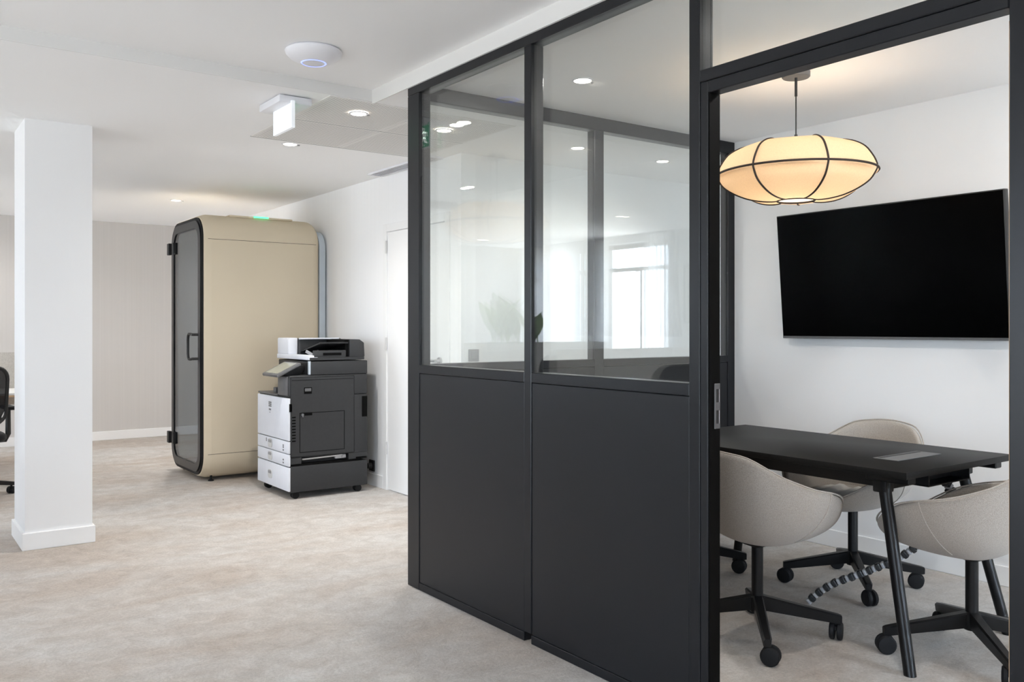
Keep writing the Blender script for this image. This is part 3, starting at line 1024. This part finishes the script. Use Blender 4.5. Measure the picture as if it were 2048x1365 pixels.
# ------------------------------------------------------------------ television
t = thing('television', 'large black flat television tilted on the meeting room wall', 'television', (4.47, 2.70, 1.58))
TW, TH = 1.32, .738
tilt = Matrix.Translation((4.440, 2.695, 1.582)) @ Matrix.Rotation(R(-5.0), 4, 'Y')
MB().box(-.012, .030, -TW / 2, TW / 2, -TH / 2, TH / 2, .004, 2, tilt).build('bezel', M['tvframe'], t)
MB().box(-.0135, -.011, -TW / 2 + .006, TW / 2 - .006, -TH / 2 + .016, TH / 2 - .006, 0, 1, tilt).build('screen', M['screen'], t, smooth=False)
MB().box(-.0145, -.011, -TW / 2 + .002, TW / 2 - .002, -TH / 2 + .001, -TH / 2 + .014, .001, 1, tilt).build('bottom_strip', M['print_mid'], t)
MB().box(XT - .050, XT - .001, 2.45, 2.95, 1.44, 1.72, .004, 1).build('wall_bracket', M['plastic_black'], t)

# ------------------------------------------------------------------ pendant lamp
LX, LY = 3.5, 2.56
t = thing('pendant_lamp', 'wide lantern pendant in cream linen with dark brown seams over the table', 'lamp', (LX, LY, H))
MB().lathe([(0, 0), (.062, 0), (.064, -.004), (.064, -.024), (.060, -.028), (0, -.028)], 40, (LX, LY, H)).build('canopy', M['print_mid'], t)
b = MB()
b.rod((LX, LY, H - .028), (LX, LY, H - .115), .0065, seg=12)
b.tube([(LX, LY, H - .115), (LX, LY, 2.16)], .0032, 8)
b.rod((LX, LY, 2.185), (LX, LY, 2.15), .007, seg=12)
b.build('cord', M['plastic_black'], t)
NR = 7
TH0 = math.atan2(-LY, -LX)          # bearing from the lamp to the camera
prof = [(.175, 2.136), (.215, 2.136), (.265, 2.122), (.310, 2.094), (.342, 2.050), (.357, 2.018), (.360, 2.002), (.356, 1.985),
        (.330, 1.945), (.280, 1.912), (.220, 1.888), (.160, 1.876), (.110, 1.873), (.085, 1.876)]
NSEG = NR * 10
_p = []
for i in range(len(prof) - 1):            # finer profile
    q0, q1, q2, q3 = [prof[min(max(i + d_, 0), len(prof) - 1)] for d_ in (-1, 0, 1, 2)]
    for u_ in (0, .25, .5, .75):
        _p.append(tuple(.5 * (2 * b1 + (c1 - a1) * u_ + (2 * a1 - 5 * b1 + 4 * c1 - d1_) * u_ ** 2 + (3 * b1 - a1 - 3 * c1 + d1_) * u_ ** 3) for a1, b1, c1, d1_ in zip(q0, q1, q2, q3)))
prof = _p + [prof[-1]]
b = MB()
rings = []
for i, (r, z) in enumerate(prof):
    row = []
    for k in range(NSEG):
        ph = (k % 10) / 10.0
        sag = 4 * ph * (1 - ph) * math.sin(PI * i / (len(prof) - 1))                      # cloth pulled straight between the wires
        eq = max(0.0, 1 - abs(z - 2.0) / .03)
        rr = r * (1 - .055 * sag * (1 - eq))
        zz = z + (-.010 * sag if z > 2.01 else .007 * sag if z < 1.99 else 0)
        a = TH0 + R(21.5) + 2 * PI * k / NSEG
        row.append(b.bm.verts.new((LX + rr * math.cos(a), LY + rr * math.sin(a), zz)))
    rings.append(row)
for A, B in zip(rings[:-1], rings[1:]):
    for k in range(NSEG):
        l = (k + 1) % NSEG
        b.bm.faces.new((A[k], A[l], B[l], B[k]))
b.build('lamp_shade', M['shade'], t, ang=60)
for q in range(NR):
    a = TH0 + R(21.5) + 2 * PI * q / NR
    MB().tube([(LX + (r + .001) * math.cos(a), LY + (r + .001) * math.sin(a), z) for r, z in prof], .0048, 6).build('rib', M['ribbon'], t)
MB().tube([(LX + .361 * math.cos(2 * PI * k / 72), LY + .361 * math.sin(2 * PI * k / 72), 2.002) for k in range(72)], .0055, 6, True).build('equator_band', M['ribbon'], t)
MB().tube([(LX + .085 * math.cos(2 * PI * k / 40), LY + .085 * math.sin(2 * PI * k / 40), 1.875) for k in range(40)], .0045, 6, True).build('lower_ring', M['ribbon'], t)
MB().tube([(LX + .175 * math.cos(2 * PI * k / 48), LY + .175 * math.sin(2 * PI * k / 48), 2.136) for k in range(48)], .004, 6, True).build('upper_ring', M['ribbon'], t)
MB().lathe([(0, 1.879), (.083, 1.879)], 32, (LX, LY, 0)).build('diffuser', M['diffuser'], t)
b = MB()
b.lathe([(0, 1.965), (.02, 1.97), (.034, 1.99), (.034, 2.01), (.018, 2.04), (.014, 2.07), (0, 2.07)], 20, (LX, LY, 0))
b.build('bulb', M['bulb'], t)
MB().rod((LX, LY, 2.07), (LX, LY, 2.15), .018).build('lamp_holder', M['plastic_black'], t)
l = bpy.data.lights.new('pendant_light', 'POINT')
l.energy = 4.4
l.color = (1.0, .82, .61)
l.shadow_soft_size = .05
lo = bpy.data.objects.new('pendant_light', l)
COL.objects.link(lo)
lo.location = (LX, LY, 2.02)

# ------------------------------------------------------------------ meeting table
t = thing('meeting_table', 'black rectangular meeting table on slanted black tube legs', 'table', (3.5, 2.48, 0))
TX0, TX1, TY0, TY1 = 3.087, 3.907, 1.775, 3.19
MB().box(TX0, TX1, TY0, TY1, .714, .740, .003, 2).build('table_top', M['table'], t)
for x in (TX0 + .09, TX1 - .13):
    MB().box(x, x + .04, TY0 + .17, TY1 - .17, .655, .713, .004, 1).build('beam', M['metal_black'], t)
for y in (TY0 + .13, TY1 - .17):
    MB().box(TX0 + .07, TX1 - .07, y, y + .04, .648, .712, .004, 1).build('cross_beam', M['metal_black'], t)
MB().box(TX0 + .05, TX0 + .10, TY0 + .02, TY0 + .2, .685, .713, .004, 1).build('rail', M['metal_black'], t)
MB().box(TX1 - .10, TX1 - .05, TY0 + .02, TY0 + .2, .685, .713, .004, 1).build('rail', M['metal_black'], t)
for sx in (0, 1):
    for sy in (0, 1):
        fx = TX0 - .012 if sx == 0 else TX1 - .085
        tx = TX0 + .085 if sx == 0 else TX1 - .15
        fy = TY0 - .02 if sy == 0 else TY1 - .01
        ty = TY0 + .145 if sy == 0 else TY1 - .155
        m = MB()
        m.rod((fx, fy, 0), (tx, ty, .70), .0225, .0235, 18)
        for v in m.bm.verts:                       # foot cut level with the floor
            if v.co.z < .03: v.co.z = 0.0
        m.build('leg', M['metal_black'], t)
        MB().box(tx - .03, tx + .03, ty - .028, ty + .028, .64, .690, .006, 2).build('leg_bracket', M['metal_black'], t)
pm = MB().box(3.330, 3.665, 1.953, 2.062, .7395, .7425, .001, 1).build('power_flap', M['print_mid'], t)
MB().box(3.345, 3.650, 2.035, 2.050, .7415, .7432).build('cable_slot', M['plastic_black'], pm, smooth=False)
tr = MB()
tr.box(3.34, 3.66, 1.83, 2.12, .652, .658, .002, 1)
tr.box(3.34, 3.346, 1.83, 2.12, .658, .712)
tr.box(3.654, 3.66, 1.83, 2.12, .658, .712)
tr.build('cable_tray', M['metal_black'], t, smooth=False)

# jointed cable spine
t = thing('cable_spine', 'black and grey jointed cable spine hanging from table to carpet', 'cable', (3.5, 2.49, 0))
ctrl = [(3.5, 2.489, .012), (3.52, 2.452, .056), (3.55, 2.386, .112), (3.58, 2.302, .159), (3.62, 2.195, .223), (3.645, 2.141, .257), (3.68, 2.067, .327), (3.735, 2.0, .40), (3.765, 1.95, .48), (3.72, 1.95, .60), (3.65, 1.96, .648)]
pts = []
for i in range(len(ctrl) - 1):
    p0, p1, p2, p3 = [Vector(ctrl[min(max(i + q, 0), len(ctrl) - 1)]) for q in (-1, 0, 1, 2)]
    for k in range(10):
        u = k / 10
        pts.append(.5 * ((2 * p1) + (p2 - p0) * u + (2 * p0 - 5 * p1 + 4 * p2 - p3) * u * u + (3 * p1 - p0 - 3 * p2 + p3) * u ** 3))
pts.append(Vector(ctrl[-1]))
acc, marks = 0.0, [(pts[0], (pts[1] - pts[0]).normalized())]
for a, b2 in zip(pts[:-1], pts[1:]):
    seg_l = (b2 - a).length
    while acc + seg_l >= .0215:
        f_ = (.0215 - acc) / seg_l
        a = a + (b2 - a) * f_
        seg_l = (b2 - a).length
        acc = 0
        marks.append((a, (b2 - a).normalized() if seg_l > 1e-6 else marks[-1][1]))
    acc += seg_l
lk = [None, None]
for i, (p, d) in enumerate(marks):
    k = i % 2
    if lk[k] is None:
        m = MB()
        m.box(-.010 if k else -.0075, .010 if k else .0075, -.019 if k else -.016, .019 if k else .016, -.017 if k else -.014, .017 if k else .014, .004, 1)
        lk[k] = m.build('link', M['plastic_black' if k else 'link_grey'], t, local=True)
        e = lk[k]
    else:
        e = lk[k].copy()
        COL.objects.link(e)
        e.parent = t
    e.location = p - t.location
    e.rotation_euler = (0, -math.asin(max(-1, min(1, d.z))), math.atan2(d.y, d.x))

# ------------------------------------------------------------------ shell chairs
def castor_mb(r=.037):
    m = MB()
    for s_ in (-1, 1):
        m.lathe([(0, .004), (r * .8, .004), (r, .008), (r, .019), (r * .86, .025), (r * .3, .027), (0, .027)], 24)
        vs = [v for v in m.bm.verts if not v.tag]
        for v in vs:
            x, y, z = v.co
            v.co = Vector((x, s_ * z, y + r))
            v.tag = True
    m.rod((0, 0, r), (0, 0, r + .035), .008, seg=10)
    m.box(-.022, .012, -.006, .006, r + .004, r + .024, .003, 1)
    m.bm.transform(Matrix.Translation((.014, 0, 0)))
    return m
castor_src = {}
def castor(parent, p, rz, r=.037):
    if r not in castor_src:
        e = castor_mb(r).build('castor', M['rubber'], parent, local=True)
        castor_src[r] = e
    else:
        e = castor_src[r].copy()
        COL.objects.link(e)
        e.parent = parent
    e.location = p
    e.rotation_euler = (0, 0, rz)
    return e

def interp(x, tab):
    """smooth monotone cubic through the table"""
    n = len(tab)
    d = [(tab[i + 1][1] - tab[i][1]) / (tab[i + 1][0] - tab[i][0]) for i in range(n - 1)]
    m = [0.0] + [0.0 if d[i - 1] * d[i] <= 0 else 2 * d[i - 1] * d[i] / (d[i - 1] + d[i]) for i in range(1, n - 1)] + [0.0]
    for i in range(n - 1):
        if x <= tab[i + 1][0]:
            h_ = tab[i + 1][0] - tab[i][0]
            u = (x - tab[i][0]) / h_
            return ((1 + 2 * u) * (1 - u) ** 2 * tab[i][1] + u * (1 - u) ** 2 * h_ * m[i] + u * u * (3 - 2 * u) * tab[i + 1][1] + u * u * (u - 1) * h_ * m[i + 1])
    return tab[-1][1]
RIM = [(0, .800), (30, .786), (60, .702), (85, .650), (105, .626), (122, .596), (138, .548), (152, .503), (166, .472), (180, .465)]
def shell_point(th, tt, off=0.0):
    """th: degrees from the back; tt: 0 at the middle of the seat, 1 at the rim; off: inward offset"""
    a = abs(((th + 180) % 360) - 180)
    ex = 2.35
    ca, sa = math.cos(R(th)), math.sin(R(th))
    ry = .275 if ca > 0 else .335
    rad = (abs(sa / .308) ** ex + abs(ca / ry) ** ex) ** (-1 / ex)
    zr = interp(a, RIM)
    z0 = .385
    ph = tt * PI / 2
    n_ = 2.25
    g = math.sin(ph) ** (2 / n_)
    hh = 1 - math.cos(ph) ** (2 / n_)
    x = rad * g * sa
    y = -rad * g * ca
    z = z0 + (zr - z0) * hh
    # the back leans away
    y -= max(0, z - .52) * .14 * max(0, ca)
    return Vector((x, y, z))
def shell_mb(N=64, T=18):
    m = MB()
    c0 = m.bm.verts.new(shell_point(0, 0))
    rows = []
    for j in range(1, T + 1):
        tt = (j / T) ** .9
        rows.append([m.bm.verts.new(shell_point(360 * i / N, tt)) for i in range(N)])
    for i in range(N):
        m.bm.faces.new((c0, rows[0][(i + 1) % N], rows[0][i]))
    for A, B in zip(rows[:-1], rows[1:]):
        for i in range(N):
            l = (i + 1) % N
            m.bm.faces.new((A[i], A[l], B[l], B[i]))
    return m
def shell_chair(x, y, rz, label, jit=0.0):
    t = thing('shell_chair', label, 'chair', (x, y, 0), rz, 'grey upholstered chairs round the meeting table')
    s_ = shell_mb().build('shell', M['fabric'], t, local=True, ang=180)
    # normals point outwards; give the shell its padding inwards
    so = s_.modifiers.new('thick', 'SOLIDIFY')
    so.thickness = .030
    so.offset = -1
    sb = s_.modifiers.new('round', 'SUBSURF')
    sb.levels = sb.render_levels = 1
    m = MB()
    MB().tube([shell_point(5 * i, 1.0) + Vector((0, 0, .002)) for i in range(72)], .0035, 6, True).build('rim_piping', M['fabric'], t, local=True, ang=90)
    for q in (-1, 1):
        pts_ = []
        for i in range(19):
            tt_ = 1.0 - .62 * i / 18
            p_ = shell_point(q * (102 - 22 * (1 - tt_)), tt_)
            pts_.append(p_ + Vector((p_.x, p_.y, 0)).normalized() * .001)
        MB().tube(pts_, .0022, 5).build('seam', M['fabric'], t, local=True, ang=90)
    def level(z, k):
        lp = []
        for i in range(40):
            th, tt = 9 * i, 0.0
            while tt < .9 and shell_point(th, tt).z < z - .030:
                tt += .01
            q = shell_point(th, tt)
            lp.append((q.x * k, q.y * k, z))
        return lp
    m.loft([level(.428, .75), level(.445, .90), level(.462, .90), level(.472, .84)])
    m.build('seat_cushion', M['fabric'], t, local=True, ang=60)
    m = MB()
    m.rod((0, 0, .165), (0, 0, .372), .0235, .0235, 20)
    m.rod((0, 0, .372), (0, 0, .390), .0235, .07, 20)
    m.build('column', M['metal_black'], t, local=True)
    MB().lathe([(0, .105), (.030, .105), (.034, .115), (.034, .165), (.029, .172), (0, .172)], 24).build('hub', M['metal_black'], t, local=True)
    for k in range(4):
        a = PI / 4 + k * PI / 2
        d = Vector((math.cos(a), math.sin(a), 0))
        nn = Vector((-d.y, d.x, 0))
        secs = []
        for rr, zt, hgt, wd in ((.02, .174, .060, .021), (.12, .152, .052, .020), (.24, .126, .043, .018), (.322, .108, .036, .017), (.333, .104, .030, .014)):
            c_ = d * rr
            secs.append([tuple(c_ + nn * wd + Vector((0, 0, zt - .006))), tuple(c_ + nn * (wd - .006) + Vector((0, 0, zt))), tuple(c_ - nn * (wd - .006) + Vector((0, 0, zt))),
                         tuple(c_ - nn * wd + Vector((0, 0, zt - .006))), tuple(c_ - nn * (wd - .003) + Vector((0, 0, zt - hgt))), tuple(c_ + nn * (wd - .003) + Vector((0, 0, zt - hgt)))])
        m = MB()
        m.loft(secs)
        m.build('base_arm', M['metal_black'], t, local=True, ang=30)
        castor(t, tuple(d * .310), random.uniform(0, 2 * PI) + jit)
    return t
shell_chair(2.955, 2.35, R(-90), 'grey shell chair at the near long side of the table, back to the camera')
shell_chair(3.455, 1.72, R(4), 'grey shell chair at the right end of the table, nearest the door jamb')
shell_chair(3.92, 2.535, R(90), 'grey shell chair behind the table by the wall, with papers on its seat')
shell_chair(3.43, 3.22, R(180), 'grey shell chair at the far left end, only a castor arm showing')

# papers on the seat of the rear chair
t = thing('magazine', 'open magazine lying on the seat of the chair behind the table', 'magazine', (3.82, 2.53, .472))
m = MB()
m.loft([[(3.70, 2.43 + i * .026, .480 + .012 * math.sin(i * .9) ** 2) for i in range(9)], [(3.93, 2.46 + i * .026, .480 + .016 * math.sin(i * .8 + .3) ** 2) for i in range(9)]], False, False, closed=False)
e = m.build('pages', M['paper'], t)
e.modifiers.new('thick', 'SOLIDIFY').thickness = .004
MB().box(3.69, 3.95, 2.42, 2.66, .474, .478).build('cover', M['paper'], t, smooth=False)

# ------------------------------------------------------------------ open office on the left (window side)
def office_chair(x, y, rz, label):
    t = thing('office_chair', label, 'chair', (x, y, 0), rz, 'black mesh office chairs at the desks')
    loop = rrect(-.22, .22, .56, .985, .09, 6)
    def bk(p, q): return (p, -.20 - .09 * ((q - .56) / .42) ** 1.3 + .05 * (1 - (abs(p) / .22) ** 2) * -1, q)
    MB().tube([bk(p, q) for p, q in loop], .013, 8, True).build('back_frame', M['plastic_black'], t, local=True)
    rows = []
    for j in range(9):
        q = .565 + .415 * j / 8
        hw = .215 if .62 < q < .93 else .19
        rows.append([bk(-hw + 2 * hw * i / 8, q) for i in range(9)])
    m = MB()
    m.loft(rows, False, False, closed=False)
    e = m.build('back_mesh', M['mesh'], t, local=True, ang=90)
    e.modifiers.new('thick', 'SOLIDIFY').thickness = .004
    m = MB()
    st = rrect(-.24, .24, -.22, .26, .10, 6)
    m.loft([[(p * .94, q * .94, .42) for p, q in st], [(p, q, .44) for p, q in st], [(p, q, .468) for p, q in st], [(p * .92, q * .92, .485) for p, q in st]])
    m.build('seat', M['seat_black'], t, local=True, ang=60)
    MB().tube([(0, -.05, .41), (0, -.20, .40), (0, -.262, .47), (0, -.268, .60)], .022, 8).build('back_stem', M['plastic_black'], t, local=True)
    for s_ in (-1, 1):
        m = MB()
        m.tube([(s_ * .10, 0, .41), (s_ * .26, 0, .415), (s_ * .275, .0, .46), (s_ * .275, .0, .65)], [.016, .018, .020, .018], 8)
        m.build('arm_post', M['plastic_black'], t, local=True)
        MB().box(s_ * .275 - .042, s_ * .275 + .042, -.11, .13, .648, .676, .012, 2).build('armrest', M['rubber'], t, local=True)
    m = MB()
    m.rod((0, 0, .10), (0, 0, .28), .028)
    m.rod((0, 0, .28), (0, 0, .41), .016)
    m.box(-.09, .09, -.10, .10, .395, .422, .008, 1)
    m.build('column', M['plastic_black'], t, local=True)
    for k in range(5):
        a = 2 * PI * k / 5 + .0
        d = Vector((math.cos(a), math.sin(a), 0))
        nn = Vector((-d.y, d.x, 0))
        secs = []
        for rr, zt, hgt, wd in ((.0, .135, .045, .024), (.15, .118, .036, .022), (.32, .085, .026, .018)):
            c_ = d * rr
            secs.append([tuple(c_ + nn * wd + Vector((0, 0, zt))), tuple(c_ - nn * wd + Vector((0, 0, zt))), tuple(c_ - nn * wd * .7 + Vector((0, 0, zt - hgt))), tuple(c_ + nn * wd * .7 + Vector((0, 0, zt - hgt)))])
        m = MB()
        m.loft(secs)
        m.build('base_arm', M['plastic_black'], t, local=True)
        castor(t, tuple(d * .305), random.uniform(0, 2 * PI), .028)
    return t

def bench(x0, x1, y0, y1, zs, label, screens, mats):
    """two facing desks along x with upright screens between them"""
    ym = (y0 + y1) / 2
    t = thing('bench_desk', label, 'desk', ((x0 + x1) / 2, ym, 0))
    for a, b2 in ((y0, ym - .025), (ym + .025, y1)):
        m = MB().box(x0, x1, a, b2, .727, .745, .002, 1).build('desk_top', M['desk_white'], t)
        MB().box(x0, x1, a, b2, .712, .727, .001, 1).build('edge_board', M['wood'], m)
    for x in (x0 + .04, x1 - .08):
        m = MB()
        m.box(x, x + .04, y0 + .05, y0 + .09, 0, .712)
        m.box(x, x + .04, y1 - .09, y1 - .05, 0, .712)
        m.box(x, x + .04, y0 + .05, y1 - .05, .67, .712)
        m.build('leg_frame', M['desk_white'], t, smooth=False)
    n_ = len(screens) - 1
    for i in range(n_):
        a, b2 = screens[i] + .006, screens[i + 1] - .006
        m = MB()
        m.prism(rrect(a, b2, .60, zs, .03, 5), 'y', ym - .018, ym + .018, .003)
        m.build('desk_screen', M[mats[i % len(mats)]], t)
    return t
bench(-2.7, -.05, 4.80, 6.20, 1.10, 'white bench desk with felt screens, reflected in the partition glass', [-2.7, -1.35, -.05], ['felt', 'felt'])
bench(-1.1, 1.18, 8.15, 9.55, 1.06, 'white bench desk with oak edge behind the column at the left', [-1.1, .04, 1.18], ['felt', 'felt'])
office_chair(.55, 7.73, R(5), 'black mesh office chair cut by the left picture edge, in front of the desk')
office_chair(.55, 9.62, R(178), 'black mesh office chair on the far side of the left desk')
office_chair(-.66, 4.98, R(3), 'black mesh office chair reflected low in the wider partition pane')
office_chair(-1.40, 7.42, R(-8), 'black mesh office chair reflected low beside the partition mullion')

# white planter cabinet with a leafy plant
t = thing('planter_cabinet', 'long white planter cabinet reflected in the partition glass', 'cabinet', (-1.95, 8.3, 0))
m = MB()
m.box(-3.0, -1.15, 8.12, 8.48, .03, 1.02, .004, 1)
m.build('carcass', M['desk_white'], t)
m = MB()
for q in ((-3.0, -1.15, 8.12, 8.135), (-3.0, -1.15, 8.465, 8.48), (-3.0, -2.985, 8.135, 8.465), (-1.165, -1.15, 8.135, 8.465)):
    m.box(*q, 1.02, 1.10)
m.build('planter_rim', M['desk_white'], t, smooth=False)
MB().box(-2.985, -1.165, 8.135, 8.465, 1.02, 1.06).build('soil', M['soil'], t, smooth=False)
for k in range(4):
    x = -3.0 + k * .4625
    MB().box(x + .004, x + .4585, 8.108, 8.121, .06, 1.01, .002, 1).build('door', M['desk_white'], t)
t = thing('leafy_plant', 'green plant with broad upright leaves reflected above the white planter', 'plant', (-1.65, 8.3, 1.055))
def leaf(base, az, lean, ln, wd):
    rows = []
    d = Vector((math.cos(az), math.sin(az), 0))
    nn = Vector((-d.y, d.x, 0))
    for j in range(11):
        u = j / 10
        c_ = Vector(base) + d * (ln * lean * u ** 1.6) + Vector((0, 0, ln * (u - .22 * lean * u * u)))
        wj = wd * (math.sin(PI * min(1, max(0, (u - .18) / .82)) ** .8) if u > .18 else .0) + .006
        rows.append([tuple(c_ - nn * wj + Vector((0, 0, .02 * wj / wd))), tuple(c_ - nn * wj * .5), tuple(c_ - d * .008), tuple(c_ + nn * wj * .5), tuple(c_ + nn * wj + Vector((0, 0, .02 * wj / wd)))])
    m = MB()
    m.loft(rows, False, False, closed=False)
    e = m.build('leaf', M['leaf'], t, ang=80)
    e.modifiers.new('thick', 'SOLIDIFY').thickness = .002
for k in range(14):
    leaf((-1.72 + random.uniform(-.38, .38), 8.3 + random.uniform(-.07, .07), 1.05), random.uniform(0, 2 * PI), random.uniform(.25, .8), random.uniform(.45, .76), random.uniform(.06, .10))

# curtains at the reflected window
def curtain(y0, y1, label, m_='curtain'):
    m = MB()
    lp = []
    n_ = 40
    for z in (.02, .8, 1.6, 2.44):
        lp.append([(XL + .09 + .028 * math.sin(i * 1.25), y0 + (y1 - y0) * i / n_, z) for i in range(n_ + 1)])
    m.loft(lp, False, False, closed=False)
    return tag(m.build('curtain', M[m_], ang=90), label, 'curtain', 'sheer white curtains')
curtain(7.45, 7.98, 'sheer white curtain at the near side of the reflected window')
curtain(8.62, 9.15, 'sheer white curtain at the far side of the reflected window')

curtain(9.2, 10.65, 'thicker white curtain added across the added furthest window', 'curtain_thick')  # added cloth that softens the reflection of the added window

# framed print on the window wall
t = thing('framed_print', 'framed print of dried grasses on the window wall, reflected in the glass', 'picture', (XL, 7.02, 1.68))
m = MB()
for q in ((6.68, 7.36, 1.33, 1.345), (6.68, 7.36, 2.015, 2.03), (6.68, 6.695, 1.345, 2.015), (7.345, 7.36, 1.345, 2.015)):
    m.box(XL, XL + .03, *q)
m.build('frame', M['grey'], t, smooth=False)
MB().box(XL + .004, XL + .010, 6.695, 7.345, 1.345, 2.015).build('mount_board', M['paper'], t, smooth=False)
m = MB()
for k in range(60):
    a = random.gauss(0, .38)
    l_ = random.uniform(.25, .5)
    y_, z_ = 6.98 + random.uniform(-.04, .04), 1.42
    d = Vector((math.sin(a), math.cos(a)))
    n2 = Vector((d.y, -d.x)) * random.uniform(.006, .02)
    p0, p1 = Vector((y_, z_)), Vector((y_, z_)) + d * l_
    pm_ = p0 + d * l_ * .75
    xx = XL + .0105 + k * .00003
    m.prism([tuple(p0), tuple(pm_ + n2), tuple(p1), tuple(pm_ - n2)], 'x', xx, xx + .0004)
m.build('grasses', M['art'], t, smooth=False)
